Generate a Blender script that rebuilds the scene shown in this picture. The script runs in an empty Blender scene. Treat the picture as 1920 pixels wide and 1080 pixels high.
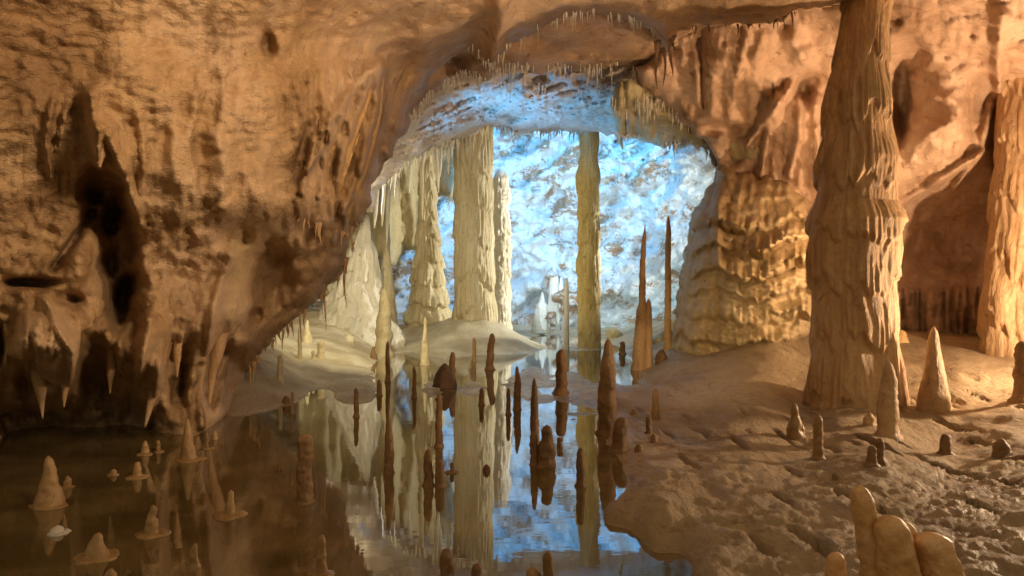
import bpy, math, random
import numpy as np
from mathutils import Vector

# ------------------------------------------------------------------ camera, world, lamps
SC = bpy.context.scene
COL = SC.collection
F = 1500.0            # focal length in photo pixels (1920 wide)
CH = 2.0              # camera height above the pool
cam_d = bpy.data.cameras.new('camera')
cam = bpy.data.objects.new('camera', cam_d)
COL.objects.link(cam)
cam.location = (0, 0, CH)
cam.rotation_euler = (math.radians(90), 0, 0)
cam_d.sensor_width = 36.0
cam_d.lens = 36.0 * F / 1920.0
cam_d.clip_end = 400
SC.camera = cam

SC.view_settings.view_transform = 'Standard'
SC.view_settings.look = 'None'
SC.view_settings.gamma = 1.0
SC.view_settings.exposure = 0.1
SC.cycles.use_denoising = True
SC.cycles.max_bounces = 6
SC.cycles.diffuse_bounces = 3
SC.cycles.glossy_bounces = 4
SC.cycles.caustics_reflective = False
SC.cycles.caustics_refractive = False

W = bpy.data.worlds.new('World')
SC.world = W
W.use_nodes = True
bg = W.node_tree.nodes['Background']
bg.inputs['Color'].default_value = (1.0, 0.75, 0.43, 1)
bg.inputs['Strength'].default_value = 0.37


def P(u, v, Y):
    return Vector(((u - 960) / F * Y, Y, CH - (v - 540) / F * Y))


def lamp(name, loc, power, color, radius=0.25, target=None, angle=100, blend=0.7):
    d = bpy.data.lights.new(name, 'SPOT' if target else 'POINT')
    d.energy = power
    d.color = color
    d.shadow_soft_size = radius
    o = bpy.data.objects.new(name, d)
    COL.objects.link(o)
    o.location = loc
    if target:
        d.spot_size = math.radians(angle)
        d.spot_blend = blend
        o.rotation_euler = (Vector(target) - Vector(loc)).to_track_quat('-Z', 'Y').to_euler()
    return o


CREAM = (1.0, 0.92, 0.72)
BLUE = (0.12, 0.50, 1.0)
ICE = (0.36, 0.74, 1.0)
PEACH = (1.0, 0.70, 0.44)
# floodlight beside the path, out of view to the right: lights the big column from its right
lamp('flood_and_fill', (9.2, 11.0, 1.6), 1550, PEACH, 0.12)
lamp('flood_and_fill', (9.5, 8.0, 2.2), 420, PEACH, 0.5, (7, 17, 5.5), 80)
# lamps on the visitors' platform: left wall, near ceiling, flowstone bank
lamp('flood_and_fill', (1.8, 2.5, 5.2), 2050, (1.0, 0.69, 0.41), 0.7, (-4, 9.5, 5.2), 88, 1.0)
lamp('flood_and_fill', (0.6, 3.0, 3.2), 1500, (1.0, 0.70, 0.50), 0.5, (-0.2, 12, 6.9), 46, 1.0)
lamp('flood_and_fill', (0.1, 3.0, 3.0), 3800, (1.0, 0.73, 0.38), 0.3, P(1335, 650, 16), 20, 1.0)
# flowstone lamp tucked behind the big column
lamp('flood_and_fill', P(1610, 420, 13.0), 520, (1.0, 0.64, 0.34), 0.2, P(1390, 300, 17.5), 125, 1.0)
# inner chamber, warm white from the right behind the flowstone bank
lamp('flood_and_fill', P(1400, 470, 29), 6000, CREAM, 0.3, P(850, 480, 29), 70, 0.8)
lamp('flood_and_fill', P(690, 350, 17.2), 1500, (1.0, 0.86, 0.54), 0.4, P(690, 600, 24.5), 110, 1.0)
lamp('flood_and_fill', P(690, 340, 16.8), 1600, (1.0, 0.86, 0.48), 0.3, P(1110, 450, 26.3), 36, 0.8)  # unseen spot added to brighten the banded column from the left
lamp('flood_and_fill', P(1335, 540, 20.6), 900, (1.0, 0.74, 0.34), 0.3, P(1090, 480, 26), 90, 1.0)  # added warm fill for the banded column and spears, no fixture modelled
# inner chamber, cold lamps on the rear wall and the vault
lamp('flood_and_fill', P(890, 500, 31), 1700, (0.84, 0.94, 1.0), 0.3, P(1010, 440, 39), 90, 1.0)
lamp('flood_and_fill', P(1425, 400, 26.0), 3900, (0.86, 0.96, 1.0), 0.25, P(1020, 400, 39), 70, 1.0)
lamp('flood_and_fill', P(1105, 520, 28.5), 1000, (0.42, 0.76, 1.0), 0.3, P(1200, 330, 38), 130, 0.6)
lamp('flood_and_fill', P(1020, 170, 29), 7500, (0.06, 0.44, 1.0), 0.3, P(1000, 240, 39), 140, 0.8)
lamp('flood_and_fill', P(560, 560, 20.5), 5200, BLUE, 0.25, P(1060, 205, 22.5), 46, 0.9)
lamp('flood_and_fill', P(1330, 470, 21.8), 5600, BLUE, 0.25, P(800, 215, 21), 50, 0.9)

# ------------------------------------------------------------------ noise and numeric helpers
_rng = np.random.default_rng(7)
_perm = _rng.permutation(256)
_perm = np.concatenate([_perm, _perm, _perm])
_g3 = _rng.normal(size=(256, 3))
_g3 /= np.linalg.norm(_g3, axis=1)[:, None]


def perlin(x, y, z=0.0):
    x, y, z = np.broadcast_arrays(np.asarray(x, float), np.asarray(y, float), np.asarray(z, float))
    xi = np.floor(x).astype(int); yi = np.floor(y).astype(int); zi = np.floor(z).astype(int)
    xf = x - xi; yf = y - yi; zf = z - zi
    xi &= 255; yi &= 255; zi &= 255
    fu = xf ** 3 * (xf * (xf * 6 - 15) + 10); fv = yf ** 3 * (yf * (yf * 6 - 15) + 10); fw = zf ** 3 * (zf * (zf * 6 - 15) + 10)
    r = 0
    for a in (0, 1):
        wa = fu if a else 1 - fu
        for b in (0, 1):
            wb = fv if b else 1 - fv
            for c in (0, 1):
                wc = fw if c else 1 - fw
                h = _perm[_perm[_perm[xi + a] + yi + b] + zi + c]
                g = _g3[h]
                r = r + wa * wb * wc * (g[..., 0] * (xf - a) + g[..., 1] * (yf - b) + g[..., 2] * (zf - c))
    return r * 1.5


def fbm(x, y, z=0.0, n=4, gain=0.5):
    s = 0; a = 1.0; f = 1.0
    for i in range(n):
        s = s + a * perlin(np.asarray(x) * f + 17 * i, np.asarray(y) * f - 9 * i, np.asarray(z) * f + 5 * i)
        a *= gain; f *= 2.03
    return s


def ridged(x, y, z=0.0):
    return 1 - np.abs(perlin(x, y, z)) * 2


class TPS:
    def __init__(self, pts, lam=0.0, sc=300.0):
        p = np.array(pts, float)
        self.sc = sc
        self.xy = p[:, :2] / sc
        n = len(p)
        K = self.U(self.xy[:, None, :] - self.xy[None, :, :]) + lam * np.eye(n)
        Q = np.hstack([np.ones((n, 1)), self.xy])
        A = np.zeros((n + 3, n + 3))
        A[:n, :n] = K; A[:n, n:] = Q; A[n:, :n] = Q.T
        b = np.concatenate([p[:, 2], np.zeros(3)])
        self.w = np.linalg.solve(A, b)

    @staticmethod
    def U(d):
        r2 = (d ** 2).sum(-1)
        return 0.5 * r2 * np.log(r2 + 1e-9)

    def __call__(self, u, v):
        u = np.asarray(u, float); v = np.asarray(v, float)
        sh = u.shape
        q = np.stack([u.ravel(), v.ravel()], 1) / self.sc
        out = np.empty(len(q))
        n = len(self.xy)
        for i in range(0, len(q), 20000):
            c = q[i:i + 20000]
            out[i:i + 20000] = self.U(c[:, None, :] - self.xy[None]) @ self.w[:n] + self.w[n] + c @ self.w[n + 1:]
        return out.reshape(sh)


def seg_dist(q, poly, closed=False):
    """distance from points q to a polyline, nearest point and the parameter along it"""
    a = np.array(poly, float)
    b = np.roll(a, -1, 0) if closed else a[1:]
    if not closed:
        a = a[:-1]
    d = b - a
    L2 = (d ** 2).sum(1) + 1e-9
    best = np.full(len(q), 1e18); near = np.zeros((len(q), 2)); par = np.zeros(len(q))
    for i in range(0, len(q), 8000):
        c = q[i:i + 8000]
        t = ((c[:, None, :] - a[None]) * d[None]).sum(-1) / L2
        t = np.clip(t, 0, 1)
        pt = a[None] + t[..., None] * d[None]
        dd = ((c[:, None, :] - pt) ** 2).sum(-1)
        k = dd.argmin(1); r = np.arange(len(c))
        best[i:i + 8000] = dd[r, k]; near[i:i + 8000] = pt[r, k]; par[i:i + 8000] = (k + t[r, k]) / len(a)
    return np.sqrt(best), near, par


def inside(q, poly):
    a = np.array(poly, float); b = np.roll(a, -1, 0)
    res = np.zeros(len(q), bool)
    for (x1, y1), (x2, y2) in zip(a, b):
        if y1 == y2:
            continue
        c = ((y1 > q[:, 1]) != (y2 > q[:, 1])) & (q[:, 0] < (x2 - x1) * (q[:, 1] - y1) / (y2 - y1) + x1)
        res ^= c
    return res


def resample(poly, step, closed=True):
    p = [np.array(a, float) for a in poly]
    if closed:
        p.append(p[0])
    out = []
    for a, b in zip(p[:-1], p[1:]):
        n = max(1, int(np.linalg.norm(b - a) / step))
        for k in range(n):
            out.append(a + (b - a) * k / n)
    if not closed:
        out.append(p[-1])
    return np.array(out)


# ------------------------------------------------------------------ object helpers
def new_mesh(name, verts, faces, mat=None, smooth=True):
    me = bpy.data.meshes.new(name)
    me.from_pydata([tuple(map(float, v)) for v in verts], [], [tuple(map(int, f)) for f in faces])
    me.update()
    if smooth:
        me.polygons.foreach_set('use_smooth', [True] * len(me.polygons))
    if mat:
        me.materials.append(mat)
    return me


def link(name, me, parent=None, loc=(0, 0, 0)):
    o = bpy.data.objects.new(name, me)
    COL.objects.link(o)
    o.location = loc
    if parent:
        o.parent = parent
    return o


def tag(o, label, cat, group=None, kind=None):
    o['label'] = label
    o['category'] = cat
    if group:
        o['group'] = group
    if kind:
        o['kind'] = kind
    return o


# ------------------------------------------------------------------ materials
def rock(name, cols, scale=0.8, rough=(0.35, 0.7), bump=0.5, bscale=7.0, stretch=(1, 1, 1), stain=None, stain_scale=1.0,
         stain_at=(0.55, 0.62), stain_stretch=(1, 1, 1), spec=0.4, ripple=0.0, bdist=0.07, fleck=5.0, stain_rough=0.62):
    m = bpy.data.materials.new(name)
    m.use_nodes = True
    nt = m.node_tree; N = nt.nodes; L = nt.links
    bs = N['Principled BSDF']
    tc = N.new('ShaderNodeTexCoord')
    oi = N.new('ShaderNodeObjectInfo')
    add = N.new('ShaderNodeVectorMath'); add.operation = 'ADD'
    L.new(tc.outputs['Object'], add.inputs[0]); L.new(oi.outputs['Location'], add.inputs[1])

    def mp(st):
        q = N.new('ShaderNodeMapping'); q.inputs['Scale'].default_value = st
        L.new(add.outputs[0], q.inputs['Vector']); return q.outputs[0]

    def noise(vec, sc, det=6, rgh=0.6, dist=0.0):
        q = N.new('ShaderNodeTexNoise'); q.inputs['Scale'].default_value = sc
        q.inputs['Detail'].default_value = det; q.inputs['Roughness'].default_value = rgh
        q.inputs['Distortion'].default_value = dist
        L.new(vec, q.inputs['Vector']); return q.outputs['Fac']

    v = mp(stretch)
    n1 = noise(v, scale, 8, 0.65, 0.4)
    cr = N.new('ShaderNodeValToRGB')
    e = cr.color_ramp.elements
    ps = np.linspace(0.32, 0.68, len(cols))
    e[0].position = ps[0]; e[0].color = (*cols[0], 1)
    e[1].position = ps[-1]; e[1].color = (*cols[-1], 1)
    for p_, c_ in list(zip(ps, cols))[1:-1]:
        k = e.new(p_); k.color = (*c_, 1)
    L.new(n1, cr.inputs['Fac'])
    # fine speckle of the crystal surface
    n2 = noise(mp((1, 1, 1)), scale * 14, 5, 0.7)
    hs = N.new('ShaderNodeMix'); hs.data_type = 'RGBA'; hs.blend_type = 'OVERLAY'
    hs.inputs[0].default_value = 0.35
    L.new(cr.outputs[0], hs.inputs[6])
    g = N.new('ShaderNodeCombineColor')
    for i in range(3):
        L.new(n2, g.inputs[i])
    L.new(g.outputs[0], hs.inputs[7])
    colr = hs.outputs[2]
    if stain:
        n3 = noise(mp(stain_stretch), stain_scale, 11, stain_rough, 0.3)
        mr = N.new('ShaderNodeMapRange'); mr.inputs[1].default_value = stain_at[0]; mr.inputs[2].default_value = stain_at[1]
        L.new(n3, mr.inputs[0])
        mx = N.new('ShaderNodeMix'); mx.data_type = 'RGBA'
        L.new(mr.outputs[0], mx.inputs[0]); L.new(colr, mx.inputs[6]); mx.inputs[7].default_value = (*stain, 1)
        colr = mx.outputs[2]
    if fleck:
        nf = noise(mp((1, 1, 0.7)), fleck, 4, 0.6, 0.6)
        mf = N.new('ShaderNodeMapRange'); mf.inputs[1].default_value = 0.60; mf.inputs[2].default_value = 0.70
        mf.inputs[3].default_value = 0.0; mf.inputs[4].default_value = 0.65
        L.new(nf, mf.inputs[0])
        mk = N.new('ShaderNodeMix'); mk.data_type = 'RGBA'; mk.blend_type = 'MULTIPLY'
        L.new(mf.outputs[0], mk.inputs[0]); L.new(colr, mk.inputs[6]); mk.inputs[7].default_value = (0.45, 0.36, 0.28, 1)
        colr = mk.outputs[2]
    L.new(colr, bs.inputs['Base Color'])
    rr = N.new('ShaderNodeMapRange'); rr.inputs[1].default_value = 0.35; rr.inputs[2].default_value = 0.65
    rr.inputs[3].default_value = rough[0]; rr.inputs[4].default_value = rough[1]
    L.new(noise(v, scale * 3.1, 4), rr.inputs[0]); L.new(rr.outputs[0], bs.inputs['Roughness'])
    bs.inputs['Specular IOR Level'].default_value = spec
    # relief: lumps, grain and optional ripples
    s = N.new('ShaderNodeMath'); s.operation = 'MULTIPLY_ADD'
    L.new(noise(mp((1, 1, 1)), bscale * 5, 6, 0.7), s.inputs[0]); s.inputs[1].default_value = 0.4
    L.new(noise(v, bscale, 6, 0.6, 0.5), s.inputs[2])
    h = s.outputs[0]
    if ripple:
        w = N.new('ShaderNodeTexNoise'); w.inputs['Scale'].default_value = 15.0; w.inputs['Detail'].default_value = 3
        w.inputs['Distortion'].default_value = 1.2
        L.new(mp((1.0, 1.0, 2.4)), w.inputs['Vector'])
        s2 = N.new('ShaderNodeMath'); s2.operation = 'MULTIPLY_ADD'
        L.new(w.outputs['Fac'], s2.inputs[0]); s2.inputs[1].default_value = ripple; L.new(h, s2.inputs[2]); h = s2.outputs[0]
    b = N.new('ShaderNodeBump'); b.inputs['Strength'].default_value = bump; b.inputs['Distance'].default_value = bdist
    L.new(h, b.inputs['Height']); L.new(b.outputs[0], bs.inputs['Normal'])
    return m


M = {}
M['amber'] = rock('amber_flowstone', [(0.29, 0.175, 0.085), (0.47, 0.315, 0.17), (0.55, 0.39, 0.25), (0.57, 0.43, 0.24)], 0.5, (0.45, 0.75), 0.6, 4, (1, 1, 0.8),
                  (0.17, 0.09, 0.045), 0.9, (0.6, 0.72), (2.0, 2.0, 0.4), ripple=0.65, fleck=8.0)
M['ceiling'] = rock('ceiling_limestone', [(0.26, 0.15, 0.08), (0.42, 0.27, 0.16), (0.52, 0.36, 0.24)], 0.45, (0.45, 0.75), 1.0, 5, (1, 1, 1),
                    (0.14, 0.075, 0.04), 0.7, (0.58, 0.7), ripple=0.6)
M['vault'] = rock('vault_limestone', [(0.42, 0.32, 0.24), (0.66, 0.59, 0.52), (0.78, 0.73, 0.68)], 0.55, (0.4, 0.7), 1.0, 3.0, (1, 0.5, 2),
                  (0.26, 0.16, 0.09), 0.6, (0.58, 0.7), (1, 0.6, 1.6), bdist=0.12)
M['pink'] = rock('pink_flowstone', [(0.36, 0.22, 0.13), (0.55, 0.37, 0.25), (0.62, 0.44, 0.32)], 0.4, (0.4, 0.7), 0.9, 5, (1, 1, 0.6),
                 (0.24, 0.13, 0.06), 0.6, (0.58, 0.72), (1.6, 1.6, 0.5))
M['ochre'] = rock('ochre_flowstone', [(0.42, 0.24, 0.09), (0.58, 0.37, 0.16), (0.68, 0.48, 0.25)], 0.8, (0.3, 0.6), 0.6, 8, (2, 2, 0.5),
                  (0.3, 0.16, 0.06), 1.0, (0.58, 0.72), (2, 2, 0.5))
M['bank'] = rock('bank_flowstone', [(0.42, 0.29, 0.14), (0.58, 0.43, 0.24), (0.66, 0.52, 0.33)], 0.8, (0.4, 0.7), 0.8, 9, (2, 2, 0.5),
                 (0.34, 0.2, 0.09), 1.0, (0.6, 0.75), (2, 2, 0.5))
M['gold'] = rock('golden_flowstone', [(0.42, 0.30, 0.10), (0.60, 0.46, 0.19), (0.70, 0.58, 0.32)], 0.8, (0.35, 0.65), 1.0, 7, (2, 2, 0.5))
M['column'] = rock('column_flowstone', [(0.36, 0.21, 0.10), (0.52, 0.34, 0.18), (0.60, 0.42, 0.25)], 0.9, (0.3, 0.6), 0.6, 9, (1.6, 1.6, 0.5),
                   (0.27, 0.15, 0.08), 1.0, (0.58, 0.75), (2, 2, 0.4))
M['cream'] = rock('cream_flowstone', [(0.40, 0.32, 0.18), (0.60, 0.52, 0.33), (0.74, 0.68, 0.50)], 0.9, (0.35, 0.65), 1.0, 6, (2, 2, 0.4))
M['white'] = rock('white_calcite', [(0.60, 0.56, 0.44), (0.76, 0.73, 0.62), (0.82, 0.80, 0.72)], 0.8, (0.3, 0.6), 1.0, 6, (2, 2, 0.5))
M['rear'] = rock('rear_limestone', [(0.62, 0.62, 0.56), (0.78, 0.79, 0.76), (0.84, 0.85, 0.84)], 0.35, (0.4, 0.7), 1.0, 2.4, (1, 1, 1),
                 (0.44, 0.27, 0.15), 0.5, (0.525, 0.57), (0.9, 0.9, 1.4), bdist=0.25, fleck=1.6, stain_rough=0.78)
M['drab'] = rock('drab_limestone', [(0.30, 0.25, 0.14), (0.46, 0.40, 0.24), (0.54, 0.48, 0.32)], 0.5, (0.5, 0.8), 0.5, 4, (1.5, 1.5, 0.3))
M['candle'] = rock('brown_calcite', [(0.13, 0.07, 0.027), (0.23, 0.13, 0.055), (0.34, 0.21, 0.10)], 2.2, (0.3, 0.6), 0.9, 16, (1, 1, 0.8), bdist=0.03, fleck=14)
M['honey'] = rock('honey_calcite', [(0.20, 0.115, 0.045), (0.31, 0.19, 0.078), (0.41, 0.27, 0.12)], 3, (0.25, 0.5), 0.35, 16, (1, 1, 0.8), (0.2, 0.11, 0.05), 2.5, (0.55, 0.7), bdist=0.025, fleck=14)
M['wax'] = rock('waxy_calcite', [(0.50, 0.26, 0.10), (0.64, 0.37, 0.16), (0.72, 0.47, 0.25)], 3, (0.25, 0.5), 0.7, 22, bdist=0.012, fleck=18, stain=(0.36, 0.19, 0.06), stain_scale=2.2, stain_at=(0.5, 0.75))
M['darkrock'] = rock('dark_clay_rock', [(0.08, 0.045, 0.022), (0.13, 0.075, 0.04), (0.17, 0.1, 0.06)], 2, (0.4, 0.7), 0.7, 12)


def ground_material():
    m = rock('calcite_floor', [(0.31, 0.22, 0.125), (0.45, 0.335, 0.20), (0.53, 0.41, 0.26)], 0.7, (0.42, 0.75), 0.95, 14, (1.4, 0.5, 1),
             (0.2, 0.11, 0.055), 1.1, (0.58, 0.7), (2.5, 0.5, 1), 0.5)
    nt = m.node_tree; N = nt.nodes; L = nt.links
    bs = N['Principled BSDF']
    src = bs.inputs['Base Color'].links[0].from_socket
    # the inner chamber's floor is clean pale calcite: mixed in by a drawn vertex attribute of where it lies
    at = N.new('ShaderNodeAttribute'); at.attribute_name = 'pale'
    mx = N.new('ShaderNodeMix'); mx.data_type = 'RGBA'
    n = N.new('ShaderNodeTexNoise'); n.inputs['Scale'].default_value = 1.2; n.inputs['Detail'].default_value = 8
    cr = N.new('ShaderNodeValToRGB')
    cr.color_ramp.elements[0].position = 0.36; cr.color_ramp.elements[0].color = (0.50, 0.42, 0.27, 1)
    cr.color_ramp.elements[1].position = 0.6; cr.color_ramp.elements[1].color = (0.72, 0.66, 0.50, 1)
    tc = N.new('ShaderNodeTexCoord'); L.new(tc.outputs['Object'], n.inputs['Vector'])
    L.new(n.outputs['Fac'], cr.inputs['Fac'])
    L.new(at.outputs['Fac'], mx.inputs[0]); L.new(src, mx.inputs[6]); L.new(cr.outputs[0], mx.inputs[7])
    L.new(mx.outputs[2], bs.inputs['Base Color'])
    rs = bs.inputs['Roughness'].links[0].from_socket
    aw = N.new('ShaderNodeAttribute'); aw.attribute_name = 'wet'
    rm = N.new('ShaderNodeMix'); rm.data_type = 'FLOAT'
    L.new(aw.outputs['Fac'], rm.inputs[0]); L.new(rs, rm.inputs[2]); rm.inputs[3].default_value = 0.14
    L.new(rm.outputs[0], bs.inputs['Roughness'])
    return m


def water_material():
    m = bpy.data.materials.new('pool_water')
    m.use_nodes = True
    nt = m.node_tree; N = nt.nodes; L = nt.links
    bs = N['Principled BSDF']
    bs.inputs['Base Color'].default_value = (0.085, 0.055, 0.022, 1)
    bs.inputs['Roughness'].default_value = 0.012
    bs.inputs['IOR'].default_value = 2.0
    tc = N.new('ShaderNodeTexCoord')
    mp = N.new('ShaderNodeMapping'); mp.inputs['Scale'].default_value = (1, 2.2, 1)
    L.new(tc.outputs['Object'], mp.inputs[0])
    n = N.new('ShaderNodeTexNoise'); n.inputs['Scale'].default_value = 3.0; n.inputs['Detail'].default_value = 3
    L.new(mp.outputs[0], n.inputs['Vector'])
    b = N.new('ShaderNodeBump'); b.inputs['Strength'].default_value = 0.03; b.inputs['Distance'].default_value = 0.02
    L.new(n.outputs['Fac'], b.inputs['Height']); L.new(b.outputs[0], bs.inputs['Normal'])
    # murky silt showing through
    n2 = N.new('ShaderNodeTexNoise'); n2.inputs['Scale'].default_value = 1.4; n2.inputs['Detail'].default_value = 7
    L.new(tc.outputs['Object'], n2.inputs['Vector'])
    cr = N.new('ShaderNodeValToRGB')
    cr.color_ramp.elements[0].position = 0.35; cr.color_ramp.elements[0].color = (0.10, 0.07, 0.028, 1)
    cr.color_ramp.elements[1].position = 0.7; cr.color_ramp.elements[1].color = (0.2, 0.145, 0.062, 1)
    L.new(n2.outputs['Fac'], cr.inputs['Fac']); L.new(cr.outputs[0], bs.inputs['Base Color'])
    return m


# ------------------------------------------------------------------ relief surfaces of the cave
def relief(name, outline, ctrl, mat, step=5, edge_w=30, edge_d=1.0, ragged=(6, 0.02), disp=None, pits=(), ridges=(),
           noise=((0.35, 0.5), (0.12, 2.2), (0.035, 7.0)), back=2.5, lam=1e-4):
    dense = resample(outline, max(step, 5))
    cen = np.roll(dense, -1, 0) - np.roll(dense, 1, 0)
    nrm = np.stack([cen[:, 1], -cen[:, 0]], 1)
    nrm /= np.linalg.norm(nrm, axis=1)[:, None] + 1e-9
    j = fbm(dense[:, 0] * ragged[1], dense[:, 1] * ragged[1], 3.3, 4, 0.6)
    dense = dense + nrm * (j * ragged[0])[:, None]
    lo = dense.min(0) - step; hi = dense.max(0) + step
    us = np.arange(lo[0], hi[0] + step, step); vs = np.arange(lo[1], hi[1] + step, step)
    U_, V_ = np.meshgrid(us, vs)
    q = np.stack([U_.ravel(), V_.ravel()], 1)
    ins = inside(q, dense)
    d, near, _ = seg_dist(q, dense, True)
    keep = ins | (d < step * 0.95)
    snap = keep & ~ins
    q[snap] = near[snap]
    d = np.where(ins, d, 0.0)
    tps = TPS(ctrl, lam)
    u, v = q[:, 0], q[:, 1]
    Y = tps(u, v)
    t = np.clip(d / edge_w, 0, 1)
    Y = Y + edge_d * (1 - np.sqrt(np.clip(1 - (1 - t) ** 2, 0, 1)))
    x = (u - 960) / F * Y; z = CH - (v - 540) / F * Y
    for amp, fr in noise:
        Y = Y - amp * fbm(x * fr, Y * fr, z * fr, 4, 0.5)
    for (pu, pv, ru, rv, dep) in pits:
        e = ((u - pu) / ru) ** 2 + ((v - pv) / rv) ** 2
        e = e * (1 + 0.5 * fbm(u * 0.02, v * 0.02, pu * 0.1, 3))
        Y = Y + dep * np.exp(-e ** 2 if dep > 0 else -e)
    for (pl, wd, hgt) in ridges:
        dd, _, pr = seg_dist(q, pl)
        w_ = wd * (1.25 - 0.7 * pr)
        Y = Y - hgt * np.exp(-(dd / w_) ** 2)
    if disp:
        Y = Y - disp(u, v)
    pos = np.stack([(u - 960) / F * Y, Y, CH - (v - 540) / F * Y], 1)
    idx = np.arange(len(q)).reshape(U_.shape)
    a = idx[:-1, :-1].ravel(); b = idx[:-1, 1:].ravel(); c = idx[1:, 1:].ravel(); e = idx[1:, :-1].ravel()
    ok = keep[a] & keep[b] & keep[c] & keep[e]
    faces = np.stack([a, e, c, b], 1)[ok]
    used = np.unique(faces)
    re = np.full(len(q), -1); re[used] = np.arange(len(used))
    faces = re[faces]; pos = pos[used]
    # close the rim: turn the border back into the rock
    ed = np.concatenate([faces[:, [0, 1]], faces[:, [1, 2]], faces[:, [2, 3]], faces[:, [3, 0]]])
    key = np.sort(ed, 1)
    _, inv, cnt = np.unique(key, axis=0, return_inverse=True, return_counts=True)
    be = ed[cnt[inv.ravel()] == 1]
    bv = np.unique(be)
    ring = np.full(len(pos), -1); ring[bv] = len(pos) + np.arange(len(bv))
    camv = np.array([0, 0, CH])
    dirs = pos[bv] - camv
    far = camv + dirs * (1 + back / np.linalg.norm(dirs, axis=1))[:, None]
    side = np.stack([be[:, 1], be[:, 0], ring[be[:, 0]], ring[be[:, 1]]], 1)
    me = new_mesh(name, np.vstack([pos, far]), np.vstack([faces, side]), mat)
    o = link(name, me)
    return o, tps


def streaky(amp, fu, fv, box, soft=40, seed=0.0):
    """vertical fluting inside a soft box"""
    def f(u, v):
        m = np.clip((u - box[0]) / soft, 0, 1) * np.clip((box[2] - u) / soft, 0, 1) * np.clip((v - box[1]) / soft, 0, 1) * np.clip((box[3] - v) / soft, 0, 1)
        w = u + 12 * perlin(u * 0.01, v * 0.01, seed)
        return amp * m * (ridged(w * fu, v * fv, seed) + 0.5 * ridged(w * fu * 2.3, v * fv * 1.7, seed + 4))
    return f


# ---- left wall
A_out = [(-700, -420), (1000, -420), (1700, -420), (1700, -10), (1580, 6), (1500, 22), (1450, 48), (1380, 46), (1310, 48), (1275, 60), (1255, 95), (1240, 88), (1225, 62), (1180, 40), (1120, 28),
         (1050, 36), (1000, 62), (960, 84), (935, 108), (922, 128), (905, 112), (880, 92), (840, 108), (822, 128), (800, 158), (782, 190), (772, 222),
         (762, 242), (738, 280), (718, 318), (700, 350), (690, 402), (668, 430), (655, 462), (640, 512), (600, 556), (570, 585), (540, 612),
         (512, 640), (488, 668), (470, 690), (452, 735), (445, 775), (400, 815), (380, 1000), (-700, 1000)]
A_ctl = [(-600, 0, 5.5), (-600, 500, 6.5), (-600, 850, 9), (0, -300, 5), (600, -300, 6.5), (1200, -300, 7.5), (1700, -300, 8), (0, 0, 6.6), (300, 0, 7.6), (600, 0, 9.2), (800, 0, 10.6), (1000, 0, 11.4), (1250, 20, 12), (1600, 0, 11.4),
         (0, 200, 7.4), (200, 200, 8.0), (400, 200, 8.9), (600, 200, 10.6), (720, 220, 13), (760, 120, 13.2), (880, 60, 12.6), (920, 110, 13),
         (0, 400, 7.9), (100, 400, 8.3), (300, 300, 8.5), (420, 350, 9.2), (550, 350, 10.6), (660, 350, 12.6), (640, 450, 13.3),
         (300, 480, 9.8), (400, 500, 10.6), (560, 480, 12.2), (500, 600, 13.0), (400, 620, 11.6), (280, 620, 10.2), (80, 600, 8.7), (0, 620, 8.6),
         (0, 700, 9.0), (0, 765, 11.0), (110, 700, 9.4), (100, 780, 11.5), (200, 700, 10.0), (250, 780, 11.9), (300, 710, 10.6), (380, 740, 11.9), (440, 700, 13.4), (440, 770, 12.9), (390, 805, 11.4), (200, 850, 11.2), (0, 850, 10.6), (400, 900, 11.5), (0, 950, 10.4)]
A_pits = [(222, 480, 36, 120, 1.3), (190, 375, 36, 50, 1.3), (240, 580, 34, 60, 1.0), (140, 500, 34, 50, -0.35), (172, 365, 22, 16, 0.5), (205, 490, 16, 28, 0.4), (60, 530, 50, 10, 0.7), (125, 560, 30, 14, 0.5),
          (500, 520, 50, 70, 1.2), (440, 440, 34, 22, 0.5), (180, 700, 34, 56, 1.2), (50, 710, 22, 45, 0.9), (-5, 650, 14, 40, 0.9), (330, 690, 24, 60, 0.8), (420, 700, 50, 60, 1.0),
          (500, 80, 16, 26, 0.35), (580, 440, 20, 20, 0.5), (480, 590, 14, 16, 0.5),
          (75, 640, 66, 80, -1.1), (285, 630, 50, 95, -1.0), (395, 600, 44, 90, -0.9), (462, 540, 26, 70, -0.5), (520, 385, 140, 36, -0.5), (120, 700, 24, 50, -0.5), (460, 180, 90, 80, -0.3), (250, 130, 80, 100, -0.3)]
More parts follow.
